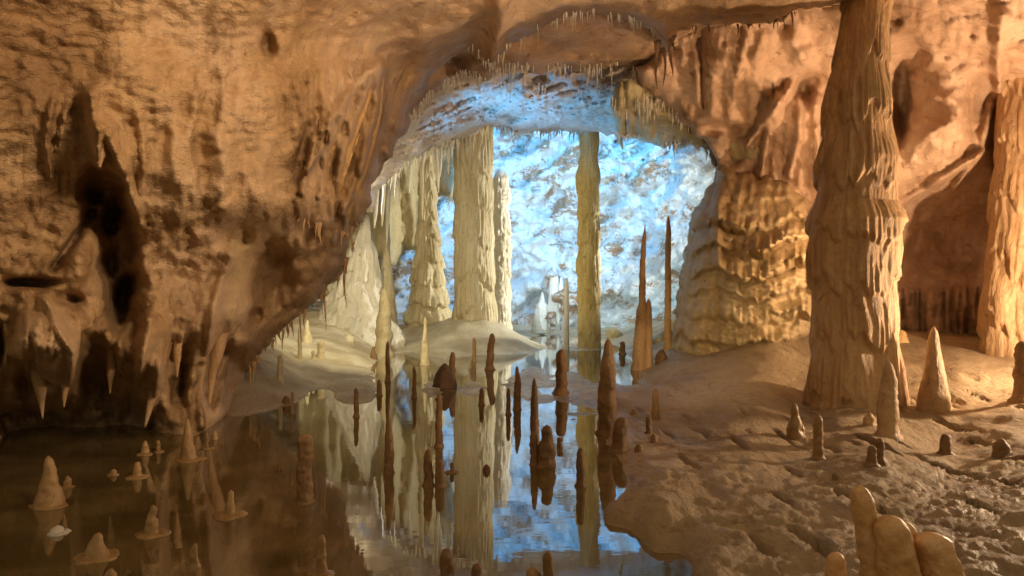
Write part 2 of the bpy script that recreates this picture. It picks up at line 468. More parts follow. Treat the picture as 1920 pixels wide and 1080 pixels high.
A_rid = [([(950, -20), (940, 40), (926, 110)], 22, 0.7), ([(800, 70), (850, 40), (930, 10)], 26, 0.4), ([(168, 400), (138, 450), (100, 505)], 9, -0.7), ([(175, 330), (150, 370)], 12, -0.5), ([(705, 120), (680, 180), (650, 260), (630, 340)], 9, 0.45), ([(715, 130), (700, 220), (676, 320), (640, 400)], 10, 0.5), ([(690, 130), (640, 200), (590, 260), (566, 360)], 10, 0.5),
         ([(640, 215), (610, 280), (600, 370)], 6, 0.35), ([(620, 250), (575, 320)], 6, 0.3), ([(100, 190), (85, 260), (95, 330)], 7, 0.15), ([(125, 200), (108, 280)], 6, 0.12),
         ([(170, 180), (180, 250), (186, 312)], 14, 0.5), ([(200, 240), (230, 320), (262, 420)], 15, 0.5), ([(260, 210), (270, 300), (262, 390)], 6, 0.12),
         ([(250, 560), (225, 650), (210, 735)], 8, 0.4), ([(280, 600), (262, 690), (255, 720)], 9, 0.4), ([(350, 600), (335, 650), (330, 705)], 7, 0.35), ([(430, 480), (400, 580), (385, 680)], 10, 0.5),
         ([(140, 640), (130, 720), (118, 760)], 9, 0.4), ([(40, 640), (60, 740)], 9, 0.35), ([(85, 560), (110, 620), (135, 660)], 8, 0.3),
         ([(300, 680), (285, 760), (272, 800)], 10, 0.5), ([(380, 680), (374, 740), (380, 800)], 9, 0.5), ([(430, 690), (410, 760)], 7, 0.4), ([(460, 640), (420, 680), (395, 740)], 10, 0.5)]
_a1 = streaky(0.035, 0.09, 0.004, (-100, 190, 330, 420), 60, 1.0)
_a2 = streaky(0.24, 0.022, 0.004, (-300, 560, 480, 830), 60, 2.0)
_a3 = streaky(0.22, 0.05, 0.008, (530, 110, 760, 480), 40, 3.0)
_a4 = streaky(0.07, 0.03, 0.02, (240, 370, 680, 620), 60, 5.0)


_a5 = streaky(0.14, 0.012, 0.0025, (230, 90, 720, 460), 90, 17.0)


def A_disp(u, v):
    r = _a1(u, v) + _a2(u, v) + _a3(u, v) + _a4(u, v)
    r = r + _a5(u, v)
    m = np.clip((360 - v) / 120, 0, 1)
    r = r + m * 0.05 * ridged(u * 0.022, v * 0.05, 9.0)
    r = r + 0.10 * np.clip((v - 330) / 80, 0, 1) * fbm(u * 0.03, v * 0.03, 2.0, 4, 0.6)
    return r


wallL, tpsA = relief('cave_wall', A_out, A_ctl, M['amber'], 4.5, 34, 1.3, (7, 0.03), A_disp, A_pits, A_rid, noise=((0.35, 0.5), (0.07, 2.2), (0.03, 7.0)), back=1.8)
tag(wallL, 'amber overhanging cave wall on the left, dark hollows above the pool', 'cave wall', kind='structure')

# ---- middle ceiling ledge
B_out = [(640, 260), (640, -200), (1420, -200), (1420, 90), (1300, 110), (1235, 120), (1190, 138), (1150, 128), (1100, 138), (1060, 126), (1010, 136), (960, 132), (910, 150), (868, 146),
         (830, 166), (800, 190), (770, 232), (740, 270)]
B_ctl = [(640, 260, 17), (640, -200, 12), (1000, -200, 12), (1420, -200, 13), (800, 180, 18), (860, 140, 18), (960, 60, 15.2), (960, 125, 17.2), (1050, 80, 15.6), (1050, 125, 18), (1150, 60, 15), (1150, 125, 18), (1230, 100, 17), (1400, 80, 17), (720, 250, 17)]
ceilB, tpsB = relief('cave_ceiling', B_out, B_ctl, M['ceiling'], 5, 22, 0.8, (8, 0.04), None, [(1080, 60, 100, 50, 0.6), (850, 120, 25, 20, 0.5)], [([(935, 20), (925, 120)], 14, 0.6)], back=3.0)
tag(ceilB, 'brown middle ceiling ledge fringed with straws above the blue vault', 'cave ceiling', kind='structure')

# ---- vault over the inner chamber
C_out = [(600, 420), (600, 60), (1400, 40), (1420, 240), (1362, 300), (1345, 318), (1332, 288), (1292, 268), (1240, 276), (1200, 264), (1150, 250), (1060, 247), (1000, 250), (960, 240), (922, 236), (880, 258), (822, 272), (790, 290), (762, 306), (735, 332), (716, 352), (700, 400)]
C_ctl = [(600, 420, 21), (600, 60, 17), (800, 60, 17.5), (1000, 60, 18.5), (1200, 60, 18.5), (1400, 40, 18), (760, 230, 21), (800, 200, 21), (850, 170, 20.5), (900, 230, 24.5), (940, 160, 20.5), (1000, 150, 20.0), (1000, 200, 22), (1000, 242, 25.6),
         (1100, 170, 20.5), (1100, 215, 22.5), (1100, 245, 26), (1170, 170, 19.8), (1180, 245, 23), (1250, 200, 19.6), (1250, 262, 23), (1330, 240, 20), (1330, 280, 22), (1400, 250, 19.5), (720, 340, 22), (780, 290, 23.4), (850, 262, 24.6)]


def C_disp(u, v):
    w = (u * 0.35 + v) * 0.05
    return 0.42 * ridged(u * 0.008, w, 1.5) + 0.3 * ridged(u * 0.02, w * 2.2, 7.5) + 0.16 * ridged(u * 0.06, w * 5, 8.5)


vault, tpsC = relief('cave_vault', C_out, C_ctl, M['vault'], 4, 16, 0.7, (6, 0.05), C_disp, [(1010, 150, 22, 12, 0.7)], back=4.0)
tag(vault, 'pale wrinkled vault lit blue at the mouth of the inner chamber', 'cave vault', kind='structure')

V_out = [(1146, 185), (1165, 150), (1190, 115), (1260, 100), (1330, 120), (1420, 150), (1430, 300), (1362, 312), (1346, 318), (1333, 286), (1292, 266), (1240, 274), (1200, 262), (1158, 252), (1150, 220)]
V_ctl = [(1150, 180, 18.8), (1200, 115, 18.6), (1250, 165, 18.6), (1330, 120, 18.5), (1400, 210, 18.2), (1150, 245, 20.5), (1240, 270, 20.8), (1330, 285, 20.2), (1300, 220, 19), (1430, 300, 18.4)]
ledge, tpsV = relief('cave_ceiling', V_out, V_ctl, M['drab'], 4, 14, 0.5, (5, 0.05), streaky(0.18, 0.06, 0.006, (1100, 60, 1500, 340), 40, 61.0), back=2.5)
tag(ledge, 'olive fluted ceiling ledge at the right of the blue vault', 'cave ceiling', kind='structure')

# ---- right wall
D_out = [(1196, -200), (2300, -200), (2300, 760), (1262, 760), (1262, 640), (1268, 560), (1285, 470), (1302, 400), (1335, 345), (1348, 300), (1320, 262), (1270, 226), (1222, 182), (1192, 150), (1190, 126), (1215, 108), (1240, 80)]
D_ctl = [(1196, -200, 14), (1700, -200, 11), (2300, -200, 10), (1200, 130, 17.2), (1260, 100, 17), (1260, 200, 18.4), (1340, 120, 16.4), (1340, 260, 18.3), (1400, 190, 16.8), (1420, 260, 18.2), (1480, 120, 15.6), (1520, 180, 16.8), (1470, 240, 17), (1500, 300, 17.3), (1560, 80, 14.8), (1340, 350, 19.6), (1300, 450, 20), (1264, 640, 20.3),
         (1400, 450, 19.2), (1500, 500, 18.2), (1600, 500, 17.8), (1600, 250, 16.2), (1680, 110, 14.2), (1700, 170, 16.4), (1760, 60, 13.2), (1850, 60, 12.8), (1920, 60, 12.4), (1760, 200, 15.4), (1780, 290, 15.4), (1850, 200, 16), (1880, 330, 16.8),
         (1700, 330, 16), (1700, 420, 17.4), (1760, 420, 18.2), (1840, 400, 18), (1760, 540, 18.4), (1850, 540, 18.4), (1760, 620, 18.6), (1690, 560, 18), (2000, 300, 15.5), (2000, 600, 17.5), (2300, 400, 14), (2300, 760, 15), (1700, 760, 19), (1300, 760, 20.5)]
D_pits = [(1700, 110, 34, 40, 1.0), (1690, 200, 14, 80, 0.9), (1772, 215, 70, 80, -0.9), (1762, 208, 24, 20, 0.3), (1870, 270, 20, 60, 0.7), (1790, 450, 90, 60, 0.45), (1350, 240, 40, 14, 0.6), (1510, 160, 22, 34, 0.7), (1375, 285, 22, 26, 0.7),
          (1300, 140, 60, 40, -0.4), (1380, 140, 50, 50, -0.4), (1720, 370, 40, 30, 0.4), (1330, 330, 12, 22, 0.5)]
D_rid = [([(1500, 140), (1440, 220), (1400, 270)], 8, 0.5), ([(1490, 80), (1520, 140), (1530, 200)], 14, 0.4), ([(1880, 30), (1870, 110), (1874, 170)], 12, 0.6), ([(1860, 200), (1840, 290), (1790, 350)], 9, 0.5), ([(1312, 60), (1318, 200)], 5, -0.4),
         ([(1460, 190), (1440, 260), (1425, 340)], 9, 0.4), ([(1500, 190), (1495, 260), (1480, 330)], 9, 0.4), ([(1345, 300), (1338, 340)], 6, 0.3), ([(1690, 380), (1740, 350), (1850, 280)], 8, 0.4)]
_d1 = streaky(0.24, 0.05, 0.005, (1410, 150, 1560, 360), 30, 11.0)
_d2 = streaky(0.14, 0.03, 0.004, (1180, 30, 1500, 260), 40, 12.0)
_d3 = streaky(0.05, 0.03, 0.012, (1640, -100, 2200, 180), 30, 13.0)
_d4 = streaky(0.45, 0.10, 0.003, (1660, 535, 1870, 640), 14, 14.0)
wallR, tpsD = relief('cave_wall', D_out, D_ctl, M['pink'], 4.5, 26, 1.0, (7, 0.04), lambda u, v: _d1(u, v) + _d2(u, v) + _d3(u, v) + _d4(u, v) + 0.07 * fbm(u * 0.03, v * 0.02, 6.0), D_pits, D_rid, back=4.0)
tag(wallR, 'pinkish draped cave wall on the right behind the thick column', 'cave wall', kind='structure')

# ---- stepped flowstone bank
E_out = [(1352, 300), (1400, 322), (1440, 330), (1490, 338), (1516, 384), (1560, 420), (1560, 600), (1500, 640), (1440, 690), (1250, 690), (1262, 620), (1268, 560), (1284, 470), (1300, 400), (1332, 352)]
E_ctl = [(1352, 300, 18.6), (1440, 330, 17.4), (1510, 360, 16.8), (1340, 380, 18.2), (1420, 400, 17.0), (1500, 420, 16.2), (1300, 440, 19.2), (1290, 560, 19.2), (1350, 520, 17.4), (1430, 520, 16.4), (1520, 520, 15.9), (1560, 600, 16.2), (1270, 640, 19.4), (1340, 620, 17.6), (1430, 630, 16.6), (1500, 640, 16.2), (1430, 690, 17.0), (1270, 690, 19.4)]


def E_disp(u, v):
    ph = 33 * perlin(u * 0.011, v * 0.004, 21.0) + 13 * perlin(u * 0.045, v * 0.008, 22.0) + 5 * perlin(u * 0.14, v * 0.02, 23.0)
    out = 0
    for per, amp, sd in ((44.0, 0.72, 1.0), (17.0, 0.18, 2.0)):
        t = (v + ph * (1 if sd == 1 else 0.8)) / per + sd * 0.37 + 0.25 * perlin(v * 0.015, u * 0.003, sd)
        k = np.floor(t); q = t - k
        a = amp * np.clip(0.75 + 0.9 * perlin(k * 3.7 + sd, u * 0.012, 5.0), 0.15, 1.5)
        out = out + a * (q ** 1.2) * np.clip((1 - q) / 0.22, 0, 1)
        out = out + 0.3 * a * ridged(u * 0.075 + k * 3.1, v * 0.008, 8.0 + sd) * np.clip(q * 2, 0, 1) * np.clip((1 - q) / 0.25, 0, 1)
    m = np.clip((v - 360) / 50, 0, 1)
    return m * out + (1 - m) * 0.16 * ridged(u * 0.05, v * 0.01, 4.0) + 0.05 * fbm(u * 0.07, v * 0.06, 9.0, 3)


bank, tpsE = relief('flowstone_bank', E_out, E_ctl, M['bank'], 3.2, 46, 1.8, (7, 0.05), E_disp, (), [([(1350, 350), (1344, 420), (1350, 500)], 9, 0.35), ([(1420, 320), (1470, 350), (1515, 420)], 10, 0.3)], noise=((0.3, 0.5), (0.1, 2.0)), back=3.0)
tag(bank, 'ochre flowstone bank stepped like melted wax beside the thick column', 'flowstone', kind='thing')

# ---- rear wall of the inner chamber
F_out = [(430, 700), (430, 60), (1560, 60), (1560, 700)]
F_ctl = [(430, 100, 36), (430, 660, 33), (700, 200, 37), (700, 600, 36), (900, 200, 38), (900, 420, 40), (900, 620, 39), (1050, 250, 38), (1050, 420, 40.5), (1050, 560, 38), (1060, 630, 36.5), (1200, 260, 36), (1200, 420, 38), (1200, 560, 34.5), (1200, 640, 32), (1300, 300, 33.5), (1300, 500, 33), (1450, 200, 32), (1560, 600, 30), (1560, 60, 32)]
_f1 = streaky(0.9, 0.03, 0.003, (1020, 500, 1080, 640), 20, 31.0)


def F_disp(u, v):
    w = u * 0.4 + v
    return 0.9 * ridged(u * 0.008, w * 0.016, 33.0) + 0.5 * ridged(u * 0.018, w * 0.035, 36.0) + 0.45 * fbm(u * 0.03, v * 0.04, 34.0, 5, 0.65) + _f1(u, v)


rear, tpsF = relief('cave_wall', F_out, F_ctl, M['rear'], 3.5, 20, 0.3, (2, 0.05), F_disp, [(1215, 470, 30, 40, 1.5), (1010, 570, 26, 20, 1.6), (1150, 570, 40, 14, 1.0)], noise=((0.9, 0.25), (0.35, 1.0)), back=2.0)
tag(rear, 'white rear wall of the inner chamber patched with bare brown rock', 'cave wall', kind='structure')

G_out = [(560, 180), (880, 180), (880, 300), (852, 366), (826, 372), (812, 396), (806, 450), (790, 478), (760, 470), (740, 500), (700, 480), (620, 560), (560, 560)]
G_ctl = [(560, 180, 29), (880, 180, 31), (850, 340, 32), (800, 450, 32), (750, 300, 30.5), (700, 460, 30), (560, 560, 28)]
_g1 = streaky(0.5, 0.018, 0.002, (500, 100, 900, 700), 30, 41.0)
drab, tpsG = relief('cave_wall', G_out, G_ctl, M['drab'], 5, 20, 0.8, (6, 0.05), _g1, noise=((0.3, 0.4), (0.1, 1.5)), back=2.0)
tag(drab, 'olive curtain wall behind the pale columns in the inner chamber', 'cave wall', kind='structure')

# ------------------------------------------------------------------ floor
G_PTS = [(u, v, -0.4) for u, v in [(100, 1050), (300, 1050), (500, 1050), (700, 1050), (900, 1070), (1100, 1075), (100, 900), (300, 900), (500, 900), (700, 900), (900, 900), (1050, 940), (450, 840), (600, 800), (750, 785), (880, 800), (980, 870), (-300, 1100), (200, 1350), (700, 1350), (1100, 1250), (-300, 900), (-300, 1600), (700, 1800)]]
G_PTS += [(-300, 840, -.3), (0, 842, -.3), (150, 846, -.3), (300, 832, -.3), (400, 805, -.15), (440, 788, -.05), (0, 760, -.2), (200, 750, -.2), (380, 735, .0), (445, 745, .15),
          (480, 765, .05), (560, 744, .03), (640, 743, .02), (700, 739, .02), (800, 728, .02), (880, 723, .02), (960, 717, .02), (1000, 732, .02), (1010, 765, -.02), (1060, 790, -.02), (1095, 815, -.03), (1150, 850, .0), (1190, 880, .05), (1185, 905, .03), (1100, 905, -.2), (1050, 880, -.3), (1145, 925, -.1), (1140, 960, .05), (1090, 985, -.3), (1170, 1030, -.3), (1260, 1085, -.3), (1225, 1012, .06), (1300, 1080, .1), (1400, 1160, .1), (1480, 1400, .1), (1560, 1800, .1),
          (500, 710, .3), (560, 685, .22), (620, 690, .12), (660, 700, .06), (600, 645, .5), (640, 622, .65), (700, 640, .25), (560, 620, .75), (480, 660, .6), (690, 668, .1),
          (740, 668, -.1), (790, 672, -.12), (850, 694, -.15), (900, 672, -.12), (940, 684, -.1), (720, 704, -.08), (790, 708, -.1), (850, 708, -.08),
          (1000, 640, -.1), (1050, 650, -.12), (1150, 652, -.1), (1030, 628, -.05), (1000, 665, -.05), (1100, 670, -.08), (955, 650, -.04), (1000, 612, .2), (1090, 614, .25), (1150, 612, .4),
          (1000, 697, .02), (1080, 702, .02), (1150, 722, .04), (1180, 762, .06), (1120, 772, -.005), (1200, 805, .04), (1050, 742, .0), (1230, 682, .15), (1205, 640, .3), (1250, 656, .4),
          (700, 600, .7), (780, 612, .4), (840, 628, .3),
          (1300, 765, .12), (1250, 722, .15), (1350, 682, .5), (1300, 702, .3), (1450, 642, .9), (1500, 700, .5), (1500, 742, .3), (1600, 760, .3), (1700, 740, .35), (1800, 700, .6), (1900, 700, .6), (1700, 640, .9), (1800, 620, 1.0), (1950, 620, 1.0), (1800, 762, .3), (1900, 800, .3), (1650, 850, .22), (1450, 800, .16), (1400, 880, .15), (1300, 850, .1), (1300, 950, .13), (1500, 950, .18), (1700, 950, .25), (1900, 950, .3), (1400, 1050, .15), (1600, 1090, .2), (1900, 1090, .3), (1550, 1250, .2), (1900, 1300, .3), (2300, 900, .4), (2300, 700, .9), (2400, 1500, .3)]
_gp = [(u, 540 + 3000.0 / ((2 - max(z, 0)) * F / (v - 540)), z) for u, v, z in G_PTS]
tpsG2 = TPS(_gp, 2e-4)
MOUNDS = [(895, 27.2, 1.0, 2.0), (640, 27, 0.3, 2.0), (800, 30, 0.5, 1.6), (1105, 26.5, 0.12, 1.0)]   # u, Y, height, radius


def ground(x, y):
    x = np.asarray(x, float); y = np.asarray(y, float)
    u = 960 + x / y * F; w = 540 + 3000.0 / y
    h = tpsG2(u, w)
    near_shelf = np.clip((u - 1080) / 40, 0, 1) * np.clip((w - 870) / 40, 0, 1)
    h = h + 0.02 * np.tanh(h * 50) * near_shelf
    for mu, mY, mh, mr in MOUNDS:
        mx = (mu - 960) / F * mY
        r = np.hypot(x - mx, (y - mY) * 0.8) / mr
        h = h + mh * np.exp(-(r ** 2) * 1.4)
    land = np.clip((h + 0.05) / 0.15, 0, 1)
    h = h + land * 0.05 * fbm(x * 0.9, y * 0.9, 0.5, 3) * np.clip(y / 14, 0.4, 1.6)
    h = h + land * 0.014 * fbm(x * 5, y * 3, 1.5, 3)
    h = h + near_shelf * 0.035 * fbm(x * 4.5, y * 4.5, 2.5, 4, 0.6)
    # clefts running towards the viewer and gour ripples on the right-hand shelf
    rgt = np.clip((u - 1180 - np.clip(w - 860, 0, 200) * 0.9) / 90, 0, 1) * np.clip((w - 740) / 60, 0, 1)
    cl = perlin(x * 7.5 + 0.4 * perlin(x * 2, y * 1.3, 3), y * 0.8, 8.1)
    h = h - rgt * 0.09 * np.clip((cl - 0.40) / 0.14, 0, 1)
    h = h + rgt * 0.012 * ridged(x * 3 + perlin(x, y, 4.2), y * 5, 3.1)
    h = h + rgt * 0.02 * fbm(x * 2.4, y * 0.9, 4.4, 3)
    wet = np.clip((u - 960) / 60, 0, 1) * np.clip((1260 - u) / 80, 0, 1) * np.clip((w - 680) / 20, 0, 1) * np.clip((880 - w) / 40, 0, 1)
    h = h + wet * 0.012 * ridged(x * 2.2 + perlin(x, y, 2.2), y * 2.6, 6.6) - wet * 0.006
    gr = np.clip((980 - u) / 40, 0, 1) * np.clip((w - 640) / 20, 0, 1) * np.clip((770 - w) / 20, 0, 1)
    h = h + gr * 0.035 * np.clip(ridged(x * 0.8 + perlin(x * .6, y * .6, 1.1), y * 0.9, 2.6) - 0.55, 0, 1) * 2
    return h


us = np.arange(-700, 2560, 5.0)
ws = np.concatenate([np.arange(588, 640, 1.2), np.arange(640, 900, 2.2), np.arange(900, 1500, 4.0), np.arange(1500, 2000, 12)])
UU, WW = np.meshgrid(us, ws)
YY = 3000.0 / (WW - 540); XX = (UU - 960) / F * YY
ZZ = ground(XX.ravel(), YY.ravel()).reshape(XX.shape)
gi = np.arange(XX.size).reshape(XX.shape)
fc = np.stack([gi[:-1, :-1].ravel(), gi[1:, :-1].ravel(), gi[1:, 1:].ravel(), gi[:-1, 1:].ravel()], 1)
M['floor'] = ground_material()
me = new_mesh('cave_floor', np.stack([XX.ravel(), YY.ravel(), ZZ.ravel()], 1), fc, M['floor'])
pale = np.clip((YY - 12.0) / 3, 0, 1) * np.clip((1120 - UU + (YY - 15) * 30) / 120 + 0.3 * fbm(XX * .7, YY * .7), 0, 1) * np.clip((1300 - UU) / 90 + 0.3 * fbm(XX, YY), 0, 1)
at = me.attributes.new('pale', 'FLOAT', 'POINT')
at.data.foreach_set('value', pale.ravel().astype(np.float32))
wet = np.clip((0.06 - ZZ) / 0.05, 0, 1) * 0.8
at = me.attributes.new('wet', 'FLOAT', 'POINT')
at.data.foreach_set('value', wet.ravel().astype(np.float32))
tag(link('cave_floor', me), 'calcite cave floor with ribbed shelf on the right and pale rear shore', 'cave floor', kind='structure')

wm = new_mesh('water', [(-40, -12, 0), (40, -12, 0), (40, 60, 0), (-40, 60, 0)], [(0, 1, 2, 3)], water_material())
tag(link('water', wm), 'still dark pool mirroring the blue chamber and pale columns', 'water', kind='structure')


def hit(u, v):
    """where the view ray through a photo pixel first meets floor or water"""
    Y = np.concatenate([np.arange(3, 20, 0.02), np.arange(20, 45, 0.05)])
    x = (u - 960) / F * Y; z = CH - (v - 540) / F * Y
    h = np.maximum(ground(x, Y), 0)
    k = np.argmax(z <= h) if (z <= h).any() else len(Y) - 1
    return Vector((x[k], Y[k], h[k]))


# ------------------------------------------------------------------ turned and swept shapes
def turned(rings, nseg, seed, lump=0.08, lf=1.5, flute=None, tiers=None, band=0.0):
    """rings: (x, y, z, r) from bottom to top, local metres"""
    rings = np.array(rings, float)
    th = np.linspace(0, 2 * np.pi, nseg, endpoint=False)
    C_, S_ = np.cos(th)[None], np.sin(th)[None]
    X = rings[:, 0:1]; Yr = rings[:, 1:2]; Z = rings[:, 2:3]; R = rings[:, 3:4]
    Rm = max(rings[:, 3].max(), 1e-3)
    f = lf / Rm * 0.6
    k = 1 + lump * fbm(C_ * R * f + seed * 3.1, S_ * R * f, Z * f + seed, 4, 0.55)
    if band:
        k = k + band * perlin(Z * 2.2 / Rm + 0 * C_, seed * 1.7 + 0.4 * C_, 0.3 * S_)
    if flute:
        n, amp, vz = flute
        ww = 0.25 * perlin(C_ * 2, S_ * 2, Z * vz * 3 + seed)
        k = k + amp * (ridged(np.cos(th + 0 * Z + ww) * n, np.sin(th + 0 * Z + ww) * n, Z * vz + seed * 2) - 0.5)
        k = k + amp * 0.4 * (ridged(C_ * n * 2.3, S_ * n * 2.3, Z * vz * 2 + seed * 5) - 0.5)
    if tiers:
        fr, amp = tiers
        n = flute[0] if flute else 2.5
        lobes = ridged(C_ * n * 1.3 + seed, S_ * n * 1.3, Z * 0.15 + seed)
        t = -Z * fr + 0.5 * perlin(C_ * 1.5 + seed, S_ * 1.5, Z * fr * 0.35) + 0.16 * lobes + 0.12 * perlin(C_ * 6, S_ * 6 + seed, Z * fr) + 100
        kk = np.floor(t); s = t - kk
        a2 = amp * np.clip(0.65 + 0.9 * perlin(kk * 3.3, C_ * 1.2, S_ * 1.2 + seed), 0.1, 1.4)
        edge_ = np.clip((1 - s) / 0.10, 0, 1)
        k = k + a2 * (0.85 * s ** 1.2 * edge_ + 0.3 * np.sin(np.pi * s) ** 1.5)
        k = k + 0.65 * a2 * (ridged(C_ * n * 2.0 + kk * 1.7, S_ * n * 2.0, kk * 3.1 + Z * 0.12) - 0.4) * np.clip(s * 1.6, 0, 1) * edge_
    RR = R * k
    pts = np.stack([X + RR * C_, Yr + RR * S_, Z + 0 * C_], -1).reshape(-1, 3)
    n = len(rings)
    faces = []
    for i in range(n - 1):
        for j in range(nseg):
            a = i * nseg + j; b = i * nseg + (j + 1) % nseg
            faces.append((a, b, b + nseg, a + nseg))
    pts = np.vstack([pts, [[rings[-1, 0], rings[-1, 1], rings[-1, 2] + 0.3 * rings[-1, 3]], [rings[0, 0], rings[0, 1], rings[0, 2]]]])
    tp, bt = len(pts) - 2, len(pts) - 1
    for j in range(nseg):
        b = (j + 1) % nseg
        faces.append(((n - 1) * nseg + j, (n - 1) * nseg + b, tp))
        faces.append((b, j, bt))
    return pts, faces


PROF = {
    'candle': [(0, 1.45), (.03, 1.2), (.09, 1.02), (.25, .95), (.5, .9), (.75, .84), (.88, .76), (.95, .58), (.985, .34), (1, .08)],
    'spindle': [(0, 1.3), (.04, 1.08), (.15, .95), (.35, 1.0), (.6, .85), (.8, .62), (.92, .45), (.97, .3), (1, .06)],
    'cone': [(0, 1.1), (.1, .98), (.3, .76), (.5, .58), (.7, .42), (.85, .33), (.94, .24), (1, .05)],
    'bump': [(0, 1.05), (.2, 1.0), (.45, .9), (.65, .75), (.82, .52), (.93, .3), (1, .05)],
    'bottle': [(0, 1.1), (.15, 1.0), (.35, .9), (.5, .66), (.65, .5), (.85, .46), (.94, .34), (1, .06)],
    'head': [(0, 1.0), (.2, .98), (.42, .95), (.56, .82), (.64, .62), (.72, .6), (.82, .64), (.91, .55), (.97, .3), (1, .05)],
    'step': [(0, 1.1), (.1, 1.0), (.3, .95), (.48, .9), (.55, .68), (.7, .62), (.85, .55), (.94, .4), (1, .06)],
    'spear': [(0, 1.05), (.12, .92), (.3, .84), (.42, .74), (.46, .52), (.6, .48), (.8, .38), (.92, .27), (.98, .12), (1, .03)],
    'fork': [(0, 1.0), (.1, .95), (.3, .92), (.6, .9), (.8, .95), (.92, .98), (.97, .8), (1, .3)],
}
GRP = 'stalagmites in and around the pool'
_n = [0]


def rim_mesh(r, seed, mat, th=0.02):
    rings = [(0, 0, -0.05, r * .8), (0, 0, -0.012, r * 0.98), (0, 0, 0.004, r), (0, 0, th * .6, r * .93), (0, 0, th, r * .5)]
    p, f = turned(rings, 36, seed, 0.35, 1.0)
    p[:, 2] = np.clip(p[:, 2], -0.05, th * 1.4)
    return new_mesh('calcite_rim', p, f, mat)


def stalagmite(u, vt, vb, w, prof, mat, label, rim=0, lean=0.0, extra=(), bend=0.0, lump=0.17, name='stalagmite', cat='stalagmite', deep=0.25):
    _n[0] += 1
    s = _n[0] * 1.37
    b = hit(u - lean * 0, vb)
    px = b.y / F
    H = (vb - vt) * px; R = w / 2 * px
    nr = int(np.clip((vb - vt) / 3.0, 12, 46))
    tt = np.linspace(0, 1, nr) ** 0.9
    tt = np.concatenate([tt, [0.965, 0.985, 0.995]]); tt.sort()
    pr = np.array(PROF[prof])
    rr = np.interp(tt, pr[:, 0], pr[:, 1])
    rings = [(-0 * 1.0, 0, -deep, R * rr[0] * 1.05)]
    for t, r in zip(tt, rr):
        wob = (0.10 if prof == 'cone' else 0.25) * R * float(perlin(t * 3 + s, s * 2.0, 0.5)) * min(1, t * 4)
        rings.append((lean * px * t + bend * px * math.sin(t * math.pi) + wob, 0.6 * wob, H * t, R * r))
    p, f = turned(rings, 28, s, lump, 1.9, band=0.05 if prof == 'cone' else 0.12)
    if rim or extra:
        o = bpy.data.objects.new(name, None)
        COL.objects.link(o)
        o.location = b
        link('shaft', new_mesh('shaft', p, f, mat), o)
    else:
        o = link(name, new_mesh(name, p, f, mat), loc=b)
    tag(o, label, cat, GRP if cat == 'stalagmite' else None, 'thing')
    for (du, dvt, dw, pf) in extra:      # a smaller growth fused to its side
        R2 = dw / 2 * px; H2 = (vb - dvt) * px
        pr2 = np.array(PROF[pf]); t2 = np.linspace(0, 1, 22); r2 = np.interp(t2, pr2[:, 0], pr2[:, 1])
        p2, f2 = turned([(0, 0, -deep, R2)] + [(0, 0, H2 * t, R2 * r) for t, r in zip(t2, r2)], 18, s + 9, lump, 1.6, band=0.07)
        link('side_growth', new_mesh('side_growth', p2, f2, mat), o, (du * px, -0.1 * R, 0))
    if rim:
        link('calcite_rim', rim_mesh(rim / 2 * px, s + 3, mat), o, (0, 0, 0))
    return o


def column(name, label, cat, prof, Y, mat, seed, lump=0.06, lf=1.0, flute=None, tiers=None, nseg=96, dv=3.0, squash=1.0, dy=0.0, deep=0.4, kind='thing', group=None, parts=False):
    pr = np.array(prof, float)
    pr = pr[np.argsort(pr[:, 0])]
    vs = np.arange(pr[0, 0], pr[-1, 0] + dv, dv)
    uL = np.interp(vs, pr[:, 0], pr[:, 1]); uR = np.interp(vs, pr[:, 0], pr[:, 2])
    zb = CH - (pr[-1, 0] - 540) / F * Y
    xb = ((pr[-1, 1] + pr[-1, 2]) / 2 - 960) / F * Y
    rings = []
    for v, a, b in zip(vs, uL, uR):
        rings.append((((a + b) / 2 - 960) / F * Y - xb, 0, CH - (v - 540) / F * Y - zb, (b - a) / 2 / F * Y))
    rings = rings[::-1]
    rings.insert(0, (rings[0][0], 0, rings[0][2] - deep, rings[0][3] * 1.05))
    p, f = turned(rings, nseg, seed, lump, lf, flute, tiers)
    p[:, 1] *= squash
    if parts:
        o = bpy.data.objects.new(name, None)
        COL.objects.link(o)
        o.location = (xb, Y, zb)
        link('shaft', new_mesh('shaft', p, f, mat), o)
    else:
        o = link(name, new_mesh(name, p, f, mat), loc=(xb, Y, zb))
    tag(o, label, cat, group, kind)
    return o


# ------------------------------------------------------------------ great columns
big = column('column', 'thick orange column rising to the ceiling from the right-hand shelf', 'column',
             [(-120, 1593.85, 1696.15), (-20, 1585.15, 1668.85), (60, 1578.05, 1658.95), (130, 1563.64, 1660.36), (200, 1552.2, 1663.8), (255, 1549.44, 1667.56), (300, 1541.04, 1674.96), (380, 1535.9, 1666.1), (398, 1529.46, 1674.54), (414, 1523.91, 1681.09), (440, 1523.88, 1680.12),
              (500, 1525.6, 1674.4), (570, 1529.39, 1672.61), (610, 1531.46, 1676.54), (660, 1525.74, 1678.26), (720, 1522.91, 1680.09), (750, 1520.09, 1681.91), (775, 1514.51, 1687.49)], 12.0, M['column'], 2.2, 0.06, 1.0, (3.0, 0.03, 1.0), (1.15, 0.15), 220, 1.8, parts=True)
p_, f_ = turned([(0.06, 0, -0.1, .09), (0.03, 0, .3, .075), (0.0, 0, .6, .06), (-.06, 0, .9, .05), (-.12, 0, 1.15, .04)], 16, 4.4, 0.1)
link('side_pipe', new_mesh('side_pipe', p_, f_, M['column']), big, (0.58, -0.25, 0.1))
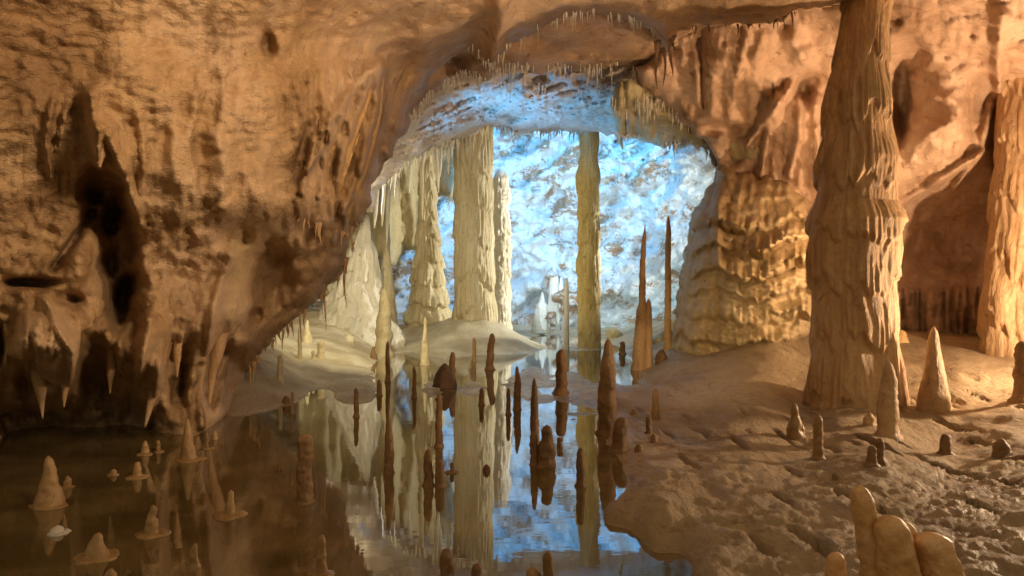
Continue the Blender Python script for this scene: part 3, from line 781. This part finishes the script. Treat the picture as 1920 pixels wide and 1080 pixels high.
column('column', 'orange column cut off by the right edge of the view', 'column',
       [(90, 1884, 1990), (180, 1880, 1990), (300, 1876, 1990), (420, 1868, 1990), (500, 1858, 1990), (560, 1852, 1990), (640, 1850, 1995)], 15.0, M['column'], 5.1, 0.06, 1.2, (3.4, 0.04, 0.7), (0.9, 0.12), 130, 2.5)
column('column', 'broad olive column with fluted right side standing on the smooth mound', 'column',
       [(225, 848, 922), (260, 850, 922), (330, 853, 922), (400, 855, 923), (480, 853, 924), (560, 855, 926), (610, 852, 930)], 27.2, M['cream'], 8.3, 0.04, 1.2, (3.6, 0.05, 0.6), (0.75, 0.13), 170, 1.6)
column('column', 'knobbly cream column close behind the broad olive column', 'column',
       [(318, 932, 944), (335, 926, 952), (370, 925, 955), (450, 924, 956), (540, 924, 955), (612, 920, 958)], 31.0, M['white'], 9.9, 0.14, 2.2, (2.2, 0.10, 0.6), (1.1, 0.2), 80, 1.6)
column('column', 'isolated banded column standing in the rear pool before the blue wall', 'column',
       [(235, 1084, 1120), (250, 1087, 1121), (285, 1091, 1119), (305, 1087, 1120), (330, 1083, 1122), (380, 1085, 1121), (450, 1086, 1122), (500, 1083, 1123), (560, 1085, 1122), (610, 1086, 1123), (645, 1084, 1124)], 26.3, M['gold'], 11.7, 0.05, 1.4, (2.6, 0.06, 0.6), (1.0, 0.20), 96, 1.6)
column('column', 'cone-footed tiered column in the inner chamber, left of the broad one', 'column',
       [(262, 792, 812), (300, 790, 812), (330, 787, 814), (400, 786, 818), (440, 783, 821), (480, 780, 827), (530, 774, 832), (580, 770, 837), (612, 764, 842)], 29.5, M['cream'], 13.1, 0.06, 1.6, (2.8, 0.07, 0.7), (1.3, 0.30), 110, 1.6)
column('column', 'slender candle-like column whose tip meets a hanging stalactite', 'column',
       [(455, 722, 726), (475, 719, 730), (500, 716, 734), (540, 714, 738), (580, 711, 741), (620, 706, 746)], 26.5, M['cream'], 14.2, 0.08, 1.6, (1.8, 0.12, 0.6), (0.8, 0.08), 48, 2.5)
wm_ = column('stalagmite_massif', 'big white stalagmite massif on the rear shore by the left wall', 'stalagmite',
             [(402, 684, 692), (425, 676, 693), (450, 668, 694), (470, 656, 702), (500, 648, 708), (540, 630, 716), (580, 618, 724), (610, 606, 736), (635, 596, 746)], 26.0, M['white'], 15.5, 0.2, 1.6, (3.0, 0.14, 0.6), (0.7, 0.14), 110, 2.0)
column('pillar', 'slim pale pillar standing in the rear pool left of the banded column', 'stalagmite',
       [(523, 1060, 1064), (535, 1058, 1066), (580, 1058, 1067), (620, 1058, 1067), (662, 1057, 1068)], 26.0, M['white'], 16.6, 0.08, 1.6, None, None, 24, 2.5)

for (v0, a, b_, lab_) in [(548, 1008, 1026, 'white dripstone pillar leftmost at the foot of the rear wall'), (500, 1028, 1050, 'widest white dripstone pillar at the foot of the rear wall'),
                          (520, 1044, 1060, 'thin white dripstone pillar behind the slim pale pillar'), (540, 1066, 1084, 'low white dripstone pillar beside the isolated banded column')]:
    c_ = (a + b_) / 2; w_ = (b_ - a) / 2
    column('dripstone_pillar', lab_, 'stalagmite', [(v0, c_ - 1, c_ + 1), (v0 + 20, c_ - w_ * .6, c_ + w_ * .6), (570, c_ - w_, c_ + w_), (622, c_ - w_ * 1.3, c_ + w_ * 1.3)], 37.6, M['white'], v0 * 0.37, 0.12, 1.4, (2.6, 0.14, 0.5), (0.6, 0.14), 48, 3.0)
for k_, (a, b_, r_, lab_) in enumerate([(1252, 632, 13, 'pale angular boulder at the left foot of the flowstone bank'), (1236, 642, 10, 'smaller pale boulder left of the slender straight stalagmite'), (1262, 612, 12, 'pale boulder wedged against the flowstone bank'), (1150, 632, 16, 'flat pale boulder in the rear pool right of the banded column')]):
    q_ = hit(a, b_); px = q_.y / F
    p_, f_ = turned([(0, 0, -0.2, r_ * px), (0, 0, 0.2 * r_ * px, r_ * 1.05 * px), (0, 0, 0.7 * r_ * px, r_ * 0.85 * px), (0, 0, r_ * px, r_ * 0.4 * px)], 14, 40 + k_, 0.4, 1.2)
    tag(link('boulder', new_mesh('boulder', p_, f_, M['cream']), loc=q_), lab_, 'rock', kind='thing')

# ------------------------------------------------------------------ stalagmites: u, top, foot, width, shape, material, label, rim ...
T = [
    # pool, left
    (92, 855, 948, 52, 'cone', 'honey', 'tall cone stalagmite with orange foot at far left of the pool', dict(rim=64)),
    (127, 892, 914, 15, 'bump', 'honey', 'small knob just right of the tall orange-footed cone', dict(rim=26)),
    (107, 986, 1001, 26, 'bump', 'white', 'flat pale cap barely above water below the orange-footed cone', dict(rim=44)),
    (182, 1000, 1046, 50, 'cone', 'honey', 'squat brown cone on a wide rim in the lower left pool', dict(rim=82)),
    (207, 1066, 1096, 26, 'bump', 'honey', 'rounded tip cut off by the bottom edge at lower left', {}),
    (213, 880, 892, 13, 'bump', 'honey', 'tiny round knob alone in the left pool', dict(rim=20)),
    (258, 866, 895, 16, 'candle', 'honey', 'short peg on a thin rim near the left shore', dict(rim=42)),
    (285, 948, 1004, 24, 'step', 'honey', 'pale peg with knobbed side on a round rim in the left pool', dict(rim=62)),
    (432, 920, 967, 19, 'step', 'honey', 'peg with pink tip on the widest floating rim', dict(rim=64)),
    (365, 1019, 1100, 24, 'step', 'honey', 'yellow finger rising from the bottom edge left of centre', {}),
    (352, 785, 862, 30, 'cone', 'honey', 'slim yellow cone against the left shore', dict(rim=56)),
    (370, 818, 842, 14, 'bump', 'honey', 'yellow knob right beside the slim cone on the left shore', {}),
    (272, 826, 852, 15, 'bump', 'honey', 'dim blunt knob under the left wall', dict(rim=30)),
    (297, 826, 848, 9, 'candle', 'honey', 'thin dim peg under the left wall', dict(rim=20)),
    (388, 812, 842, 6, 'candle', 'honey', 'needle-thin peg on the left shore', dict(rim=22)),
    (403, 808, 824, 11, 'bump', 'honey', 'tiny knob at the right end of the left shore group', {}),
    (572, 815, 942, 30, 'fork', 'candle', 'stout brown stump with forked top in the left half of the pool', dict(rim=36, extra=((6, 813, 14, 'bump'),))),
    (603, 1003, 1078, 19, 'candle', 'honey', 'yellow blunt candle near the bottom below the forked stump', dict(rim=50)),
    # pool, middle
    (729, 780, 887, 18, 'spindle', 'candle', 'dark spindle standing alone left of the broad column mirror image', {}),
    (803, 843, 911, 18, 'candle', 'candle', 'dark round-topped candle in mid-pool, left one of a close pair', {}),
    (825, 862, 912, 19, 'candle', 'candle', 'dark stubby candle, right one of the close mid-pool pair', {}),
    (823, 737, 838, 14, 'candle', 'candle', 'slim brown candle behind the close mid-pool pair', {}),
    (847, 867, 886, 8, 'candle', 'candle', 'tiny dark peg just right of the mid-pool pair', dict(rim=26)),
    (912, 871, 884, 14, 'bump', 'candle', 'small dark ball in the mirror image of the broad column', {}),
    (1003, 709, 834, 17, 'spindle', 'candle', 'tall slender brown candle behind the two-lobed stump', {}),
    (1002, 810, 872, 15, 'candle', 'candle', 'olive candle touching the left side of the two-lobed stump', {}),
    (1026, 797, 873, 34, 'head', 'candle', 'dark two-lobed stump with a knob head in mid-pool', dict(rim=40)),
    (1050, 820, 838, 12, 'fork', 'candle', 'small ragged stub right of the two-lobed stump', {}),
    (1089, 840, 913, 17, 'candle', 'candle', 'single dark candle by the tip of the right shelf', dict(rim=20)),
    (953, 728, 778, 9, 'candle', 'candle', 'short thin brown candle left of the slender pair in mid-pool', {}),
    (970, 686, 768, 14, 'spindle', 'candle', 'brown candle between the broad column mirror image and the slender tall one', {}),
    (903, 727, 760, 10, 'candle', 'candle', 'small dark peg just below the low rear rim', {}),
    (668, 727, 782, 10, 'candle', 'candle', 'dark stick before the white mirror image of the massif', {}),
    (548, 735, 776, 7, 'candle', 'candle', 'thin olive stick at the left end of the rear shore', {}),
    (837, 1030, 1110, 30, 'candle', 'candle', 'dark blunt stump at the bottom edge below the broad column image', {}),
    (895, 1058, 1110, 24, 'candle', 'candle', 'brown cap at the bottom edge right of the dark blunt stump', {}),
    (1028, 1036, 1110, 23, 'candle', 'candle', 'upright dark stump at the bottom edge in the blue reflection', {}),
    (1000, 1064, 1110, 44, 'bump', 'honey', 'low rounded hump at the bottom edge beside the upright stump', {}),
    # wet shelf
    (1052, 655, 738, 24, 'candle', 'candle', 'brown blunt candle on the wet shallows between the two tall ones', {}),
    (1139, 636, 812, 36, 'spindle', 'candle', 'largest brown stalagmite on the wet shelf with swollen foot', dict(lump=0.2)),
    (1163, 783, 845, 30, 'candle', 'candle', 'stubby brown stump in front of the largest brown stalagmite', {}),
    (1229, 729, 786, 14, 'candle', 'candle', 'lone short candle on the ribbed floor right of the largest one', {}),
    (1217, 780, 812, 13, 'candle', 'candle', 'low dark peg at the edge of the ribbed shelf', {}),
    (1226, 812, 829, 14, 'bump', 'candle', 'dark lump at the foot of the low dark peg', {}),
    (1186, 768, 778, 10, 'bump', 'candle', 'pebble-sized knob on the wet shelf', {}),
    (1198, 832, 846, 16, 'bump', 'candle', 'low lump right of the stubby brown stump', {}),
    (1197, 423, 694, 26, 'spear', 'column', 'tall leaning orange spear stalagmite before the flowstone bank', dict(lean=12, extra=((19, 560, 15, 'candle'),))),
    (1252, 405, 655, 13, 'candle', 'ochre', 'very slender straight stalagmite right of the leaning spear', {}),
    (1240, 655, 677, 22, 'bump', 'candle', 'brown lump below the slender straight stalagmite', {}),
    (1167, 640, 664, 12, 'candle', 'candle', 'small grey peg left of the leaning spear', {}),
    # inner shore
    (1006, 578, 624, 22, 'cone', 'white', 'white cone on a round rim before the rear wall', dict(rim=38)),
    (918, 625, 693, 15, 'candle', 'candle', 'leaning brown candle in front of the smooth mound', dict(lean=4)),
    (889, 633, 678, 8, 'candle', 'candle', 'thin brown stick left of the leaning brown candle', {}),
    (883, 667, 690, 9, 'bump', 'cream', 'pale nub beside the thin brown stick', {}),
    (848, 660, 722, 13, 'candle', 'candle', 'olive candle behind the dark domed rock', {}),
    (797, 594, 684, 18, 'cone', 'cream', 'needle stalagmite on a cone foot in the rear pool', {}),
    (777, 687, 746, 8, 'candle', 'candle', 'thin stick left of the dark domed rock', {}),
    (718, 540, 664, 30, 'spindle', 'drab', 'tall brown spear before the slender candle-like column', dict(lean=4)),
    (727, 640, 716, 9, 'candle', 'candle', 'thin dark stick at the foot of the tall brown spear', {}),
    (701, 650, 673, 14, 'bottle', 'candle', 'small brown bottle-shaped knob left of the tall brown spear', {}),
    (711, 712, 742, 10, 'candle', 'candle', 'short dark peg on the low rear rim', {}),
    (562, 612, 673, 8, 'candle', 'drab', 'straight olive stick on the rear shore near the left wall', {}),
    (576, 600, 642, 20, 'cone', 'drab', 'hazy grey cone behind the straight olive stick', {}),
    (602, 640, 672, 14, 'fork', 'cream', 'twin-pointed pale nub on the rear shore', dict(extra=((-5, 640, 6, 'cone'), (5, 641, 6, 'cone')))),
    (588, 656, 673, 8, 'candle', 'cream', 'small pale peg left of the twin-pointed nub', {}),
    (525, 666, 712, 11, 'candle', 'drab', 'olive peg on the bright shore under the left overhang', {}),
    (705, 596, 626, 12, 'cone', 'cream', 'small pale cone at the right foot of the massif', {}),
    (536, 742, 756, 14, 'bump', 'candle', 'brown lump on the shore under the left overhang', {}),
    # right shelf
    (1665, 678, 818, 40, 'spindle', 'column', 'stout brown stalagmite in front of the thick column', dict(lump=0.08)),
    (1751, 613, 763, 58, 'cone', 'column', 'conical stalagmite lit orange at right of the thick column', dict(lump=0.10)),
    (1490, 755, 820, 30, 'bottle', 'honey', 'bottle-necked stalagmite with side bump on the ribbed shelf', dict(extra=((10, 790, 18, 'bump'),))),
    (1534, 778, 860, 20, 'candle', 'honey', 'slim yellow two-stage candle on the ribbed shelf', {}),
    (1630, 774, 796, 22, 'bump', 'column', 'low brown nub at the foot of the thick column', {}),
    (1649, 822, 866, 20, 'candle', 'candle', 'brown stub, taller of the touching pair on the right shelf', {}),
    (1634, 838, 874, 20, 'candle', 'candle', 'brown stub, shorter of the touching pair on the right shelf', {}),
    (1773, 814, 851, 23, 'candle', 'candle', 'lone dark stub on the right shelf under the lit cone', {}),
    (1877, 823, 852, 32, 'bump', 'candle', 'round dark knob on the right shelf near the edge of view', {}),
    (1565, 888, 899, 11, 'bump', 'candle', 'pebble-like knob in the middle of the right shelf', {}),
    (1690, 618, 642, 24, 'bump', 'ochre', 'smooth yellow hump behind the right side of the thick column', {}),
    (1916, 640, 752, 30, 'candle', 'candle', 'dark stalagmite half cut off by the right edge', {}),
]
for (u, vt, vb, w, pf, mt, lab, kw) in T:
    stalagmite(u, vt, vb, w, pf, M[mt], lab, **kw)

rk = hit(833, 726); px = rk.y / F
p_, f_ = turned([(0, 0, -0.1, 24 * px), (0, 0, 0, 23 * px), (0, 0, 12 * px, 21 * px), (0, 0, 26 * px, 16 * px), (1 * px, 0, 38 * px, 9 * px), (1 * px, 0, 44 * px, 3 * px)], 28, 3.3, 0.14, 1.6)
tag(link('domed_rock', new_mesh('domed_rock', p_, f_, M['darkrock']), loc=rk), 'dark domed rock on the low rim before the smooth mound', 'rock', kind='thing')
rk = hit(655, 640); px = rk.y / F
p_, f_ = turned([(0, 0, -0.1, 10 * px), (0, 0, 3 * px, 11 * px), (0, 0, 9 * px, 8 * px), (0, 0, 13 * px, 3 * px)], 20, 5.3, 0.14, 1.6)
tag(link('boulder', new_mesh('boulder', p_, f_, M['cream']), loc=rk), 'rounded pale boulder at the foot of the white massif', 'rock', kind='thing')

# waxy fingers in the right foreground
b = hit(1660, 1150); px = b.y / F
fing = bpy.data.objects.new('stalagmite_cluster', None); COL.objects.link(fing); fing.location = b
tag(fing, 'cluster of waxy orange fingers in the right foreground', 'stalagmite', GRP, 'thing')
for i, (u0, u1, vt, w, dy) in enumerate([(1662, 1620, 919, 48, 0.05), (1688, 1658, 964, 66, -0.06), (1712, 1704, 1014, 44, 0.04), (1722, 1714, 992, 44, 0.1), (1778, 1744, 1001, 74, -0.02)]):
    H = (1150 - vt) * px; R = w / 2 * px
    rings = [((u0 - 1660) * px, dy, -0.2, R * 1.15)]
    for t in np.linspace(0, 1, 60):
        r = R * (1.35 - 0.52 * t ** 0.8) * math.sqrt(max(0.004, 1 - max(0, (t - 0.8) / 0.2) ** 3.0))
        rings.append(((u0 + (u1 - u0) * t - 1660) * px, dy, H * t, r))
    p_, f_ = turned(rings, 48, 30 + i, 0.13, 2.0, band=0.05)
    link('finger', new_mesh('finger', p_, f_, M['wax']), fing)
stalagmite(1568, 1038, 1120, 42, 'candle', M['wax'], 'short waxy finger left of the foreground cluster', lump=0.06)

# ------------------------------------------------------------------ stalactites
rnd = random.Random(5)


def straw_mesh(k, mat, r=0.02, L=1.0):
    rings = []
    for t in np.linspace(1, 0, 12):          # from tip upward
        w = r * (0.10 + 0.9 * (1 - t) ** 0.8)
        rings.append((0.012 * math.sin(t * 5 + k), 0.012 * math.cos(t * 4 + k), -L * t, w))
    p, f = turned(rings, 8, k * 1.9, 0.16, 1.0)
    return new_mesh('stalactite', p, f, mat)


def fringe(edge, n, tps, mat, lab, grp, ln, wd, dY=0.1, up=4, area=None):
    protos = [straw_mesh(k, mat) for k in range(4)]
    ed = resample(edge, 3, False)
    for i in range(n):
        if area:
            u = rnd.uniform(area[0], area[2]); v = rnd.uniform(area[1], area[3])
        else:
            for _try in range(12):
                u, v = ed[rnd.randrange(len(ed))]
                if float(perlin(u * 0.035, v * 0.035, 70.0)) > rnd.uniform(-0.35, 0.35):
                    break
            u += rnd.uniform(-2, 2)
        Y = float(tps(np.array([u]), np.array([v]))[0]) + dY
        if not area:
            v -= up
        L = rnd.uniform(*ln) * (0.35 + 1.3 * rnd.random() ** 3)
        w = rnd.uniform(*wd)
        o = link('stalactite', protos[i % 4], loc=P(u, v, Y))
        px = Y / F
        o.scale = (w * px / 0.04, w * px / 0.04, L * px)
        o.rotation_euler = (0, 0, rnd.uniform(0, 6))
        tag(o, lab, 'stalactite', grp, 'thing')


def straw_mass(name, label, jobs):
    """the uncountable fine straws between the larger ones, one object"""
    V_, F_ = [], []
    for edge, n, tps, ln, wd, dY, up in jobs:
        ed = resample(edge, 2, False)
        for i in range(n):
            for _try in range(12):
                u, v = ed[rnd.randrange(len(ed))]
                if float(perlin(u * 0.035, v * 0.035, 70.0)) > rnd.uniform(-0.35, 0.35):
                    break
            u += rnd.uniform(-2, 2); v += rnd.uniform(-up, 0)
            Y = float(tps(np.array([u]), np.array([v]))[0]) + dY
            L = rnd.uniform(*ln) * Y / F; r = rnd.uniform(*wd) * 0.5 * Y / F
            a = P(u, v - 3, Y); k = len(V_)
            for z_, q in ((0, r), (-0.5 * L, 0.75 * r)):
                for t in range(4):
                    V_.append((a.x + q * math.cos(t * 1.571 + u), a.y + q * math.sin(t * 1.571 + u), a.z + z_))
            V_.append((a.x, a.y, a.z - L))
            for t in range(4):
                t2 = (t + 1) % 4
                F_.append((k + t, k + 4 + t, k + 4 + t2, k + t2)); F_.append((k + 4 + t, k + 8, k + 4 + t2))
    o = link(name, new_mesh(name, V_, F_, M['white']))
    tag(o, label, 'straw stalactites', None, 'stuff')


LIP_L = [(718, 350), (762, 306), (822, 272), (880, 258)]
LIP_M = [(922, 238), (1000, 250), (1060, 248), (1150, 251)]
LIP_R = [(1150, 251), (1200, 264), (1240, 276), (1292, 269), (1332, 290), (1345, 320)]
LEDGE = [(770, 225), (800, 190), (830, 166), (868, 146), (910, 150), (960, 132), (1010, 136), (1060, 128), (1100, 138), (1150, 130), (1190, 138)]
NEAR = [(880, 92), (922, 128), (960, 84), (1000, 62), (1050, 36), (1120, 28), (1180, 40), (1225, 62)]
fringe(LIP_L, 36, tpsC, M['white'], 'pale stalactite fringing the left lip of the blue-lit vault', 'stalactites along the left vault lip', (18, 48), (3.5, 7), -0.2)
fringe(LIP_M, 40, tpsC, M['white'], 'thin straw hanging from the lip over the blue rear wall', 'straws over the blue rear wall', (12, 26), (2.4, 4), -0.1)
fringe(LIP_R, 36, tpsV, M['white'], 'short straw along the right lip of the inner chamber', 'straws along the right chamber lip', (12, 26), (2.4, 4.5), -0.1)
fringe(LEDGE, 50, tpsB, M['white'], 'thin pale straw fringing the brown middle ceiling ledge', 'straws along the middle ceiling ledge', (16, 42), (2.4, 4), -0.3)
fringe(NEAR, 30, tpsA, M['cream'], 'pale straw hanging from the nearest ceiling edge', 'straws along the nearest ceiling edge', (18, 44), (2.4, 4.5), -0.1)
fringe([(1232, 80), (1245, 95), (1256, 80), (1268, 64)], 8, tpsA, M['ceiling'], 'brown stalactite in the dark bunch at the top of the picture', 'dark bunch of ceiling stalactites', (40, 70), (6, 10), -0.1)
fringe([(1290, 52), (1360, 48), (1430, 50), (1490, 26)], 16, tpsA, M['ceiling'], 'stubby brown straw on the ceiling edge above the pink wall', 'stubby straws above the pink wall', (12, 24), (3, 5), -0.1)
fringe([(540, 400), (600, 420), (650, 440), (668, 420)], 18, tpsA, M['column'], 'small amber stalactite on the left overhang', 'stalactites on the left overhang', (18, 44), (4, 8), -0.5)
fringe([(505, 642), (540, 612), (585, 570), (640, 512), (662, 455)], 30, tpsA, M['column'], 'short straw under the slanting edge of the left overhang', 'straws under the left overhang edge', (20, 60), (3.5, 6.5), 0.3)
fringe([(470, 690), (488, 668), (512, 640)], 12, tpsA, M['ochre'], 'yellow straw at the low corner of the left overhang', 'straws at the low corner of the left overhang', (16, 34), (3, 5), 0.4)
straw_mass('straws', 'countless fine pale straws between the larger stalactites on the ceiling lips',
           [(LIP_L, 120, tpsC, (8, 24), (2, 3.4), 0.0, 10), (LIP_M, 120, tpsC, (6, 16), (1.6, 2.6), 0.0, 8), (LIP_R, 120, tpsV, (6, 18), (1.8, 3), 0.0, 10),
            (LEDGE, 170, tpsB, (8, 24), (1.6, 2.8), -0.2, 14), (NEAR, 60, tpsA, (10, 24), (1.8, 3), 0.0, 10), ([(1150, 215), (1240, 215), (1330, 240)], 110, tpsV, (14, 34), (1.8, 3), -0.25, 40),
            ([(860, 180), (980, 175), (1100, 178)], 80, tpsC, (8, 20), (1.6, 2.6), -0.3, 22)])


def hanging(pts, rad, mat, label, tps=None, Y=None, dY=0.0, name='stalactite', flat=1.0):
    """a larger stalactite swept along photo points at its own distance"""
    Ys = [float(tps(np.array([a]), np.array([b_]))[0]) + dY if tps else Y for a, b_ in pts]
    top = P(*pts[0], Ys[0])
    q = np.array([list(P(a, b_, y) - top) for (a, b_), y in zip(pts, Ys)])
    t0 = np.linspace(0, 1, len(pts)); tt = np.linspace(0, 1, 30)
    xyz = np.stack([np.interp(tt, t0, q[:, i]) for i in range(3)], 1)
    rr = np.interp(tt, np.linspace(0, 1, len(rad)), rad) * Ys[0] / F
    rings = [(a, b_, c, r) for (a, b_, c), r in zip(xyz, rr)][::-1]
    _n[0] += 1
    p, f = turned(rings, 20, _n[0] * 1.3, 0.14, 0.9, (1.6, 0.08, 0.2))
    o = link(name, new_mesh(name, p, f, mat), loc=top)
    tag(o, label, 'stalactite', 'large stalactites', 'thing')
    return o


hanging([(729, 325), (727, 380), (726, 430), (725, 458)], [5, 5, 3, 1], M['white'], 'long white stalactite dripping onto the slender candle-like column', Y=26.5)
hanging([(719, 345), (717, 400), (716, 425)], [5, 3, 1], M['cream'], 'cream stalactite just left of the long white dripping one', Y=25.5)
hanging([(816, 272), (820, 320), (822, 362)], [6, 5, 1], M['white'], 'white tusk stalactite right of the tiered column top', Y=25.5)
hanging([(826, 268), (826, 310), (825, 332)], [4, 3, 1], M['white'], 'thinner white tusk beside the longest white tusk', Y=25.3)
for pts_, rad_, lab_ in [([(745, 322), (745, 370), (744, 402)], [5, 4, 1], 'pale stalactite right of the long white dripping one'),
                         ([(768, 306), (768, 340), (767, 362)], [5, 3, 1], 'stubby pale stalactite midway along the left vault lip'),
                         ([(840, 266), (841, 300), (841, 326)], [4, 3, 1], 'slim white stalactite beside the top of the broad olive column'),
                         ([(706, 356), (704, 400), (702, 428)], [5, 4, 1], 'white stalactite leftmost under the left vault lip')]:
    hanging(pts_, rad_, M['white'], lab_, Y=24.8)
hanging([(790, 292), (791, 350), (792, 412)], [5, 4, 1], M['cream'], 'thin cream stalactite left of the tiered column', Y=25)
hanging([(1160, 252), (1164, 268), (1168, 280)], [5, 4, 1], M['ochre'], 'lone orange stub hanging right of the banded column', Y=24)
for pts_, rad_, lab_ in [([(706, 118), (684, 190), (655, 270), (632, 352)], [5, 9, 9, 2], 'ochre drapery ribbon nearest the vault, second from the edge of the left wall'),
                         ([(718, 122), (705, 220), (682, 310), (650, 410)], [4, 10, 10, 2], 'longest ochre drapery ribbon at the edge of the left wall'),
                         ([(692, 140), (640, 210), (594, 270), (566, 372)], [4, 8, 10, 2], 'ochre ribbon sweeping furthest left across the left wall'),
                         ([(655, 205), (620, 280), (604, 378)], [4, 8, 2], 'short ochre ribbon between the two sweeping ones'),
                         ([(672, 250), (640, 330), (622, 420)], [4, 7, 2], 'thin ochre ribbon hanging low on the left wall overhang')]:
    hanging(pts_, rad_, M['ochre'], lab_, tps=tpsA, dY=-0.35, name='drapery')
hanging([(186, 250), (187, 290), (187, 314)], [13, 10, 2], M['column'], 'stubby amber tooth above the dark hollow of the left wall', Y=7.6)
hanging([(378, 640), (372, 720), (376, 800), (384, 822)], [14, 8, 5, 5], M['column'], 'leg-like stalactite reaching the water at the left shore', Y=11.4)
hanging([(304, 640), (297, 690), (286, 745), (272, 800)], [20, 15, 8, 2], M['column'], 'broad dim stalactite sheet hanging over the left pool', Y=10.2)
hanging([(416, 610), (408, 650), (398, 705), (392, 760)], [17, 13, 7, 2], M['column'], 'dim stalactite left of the low overhang corner', Y=11.6)
hanging([(70, 680), (75, 720), (78, 750), (80, 785)], [17, 12, 6, 1], M['column'], 'dim stalactite at far left above the orange-footed cone', Y=9.2)
hanging([(116, 650), (120, 690), (122, 730), (120, 764)], [15, 11, 6, 1], M['column'], 'dim stalactite between far-left hollow and the dark niche', Y=9.3)
hanging([(212, 640), (208, 700), (206, 738)], [10, 7, 1], M['column'], 'slim dim stalactite right of the dark niche', Y=9.6)
hanging([(336, 600), (333, 660), (332, 708)], [10, 7, 1], M['column'], 'slim dim stalactite in the middle of the left wall', Y=10.2)
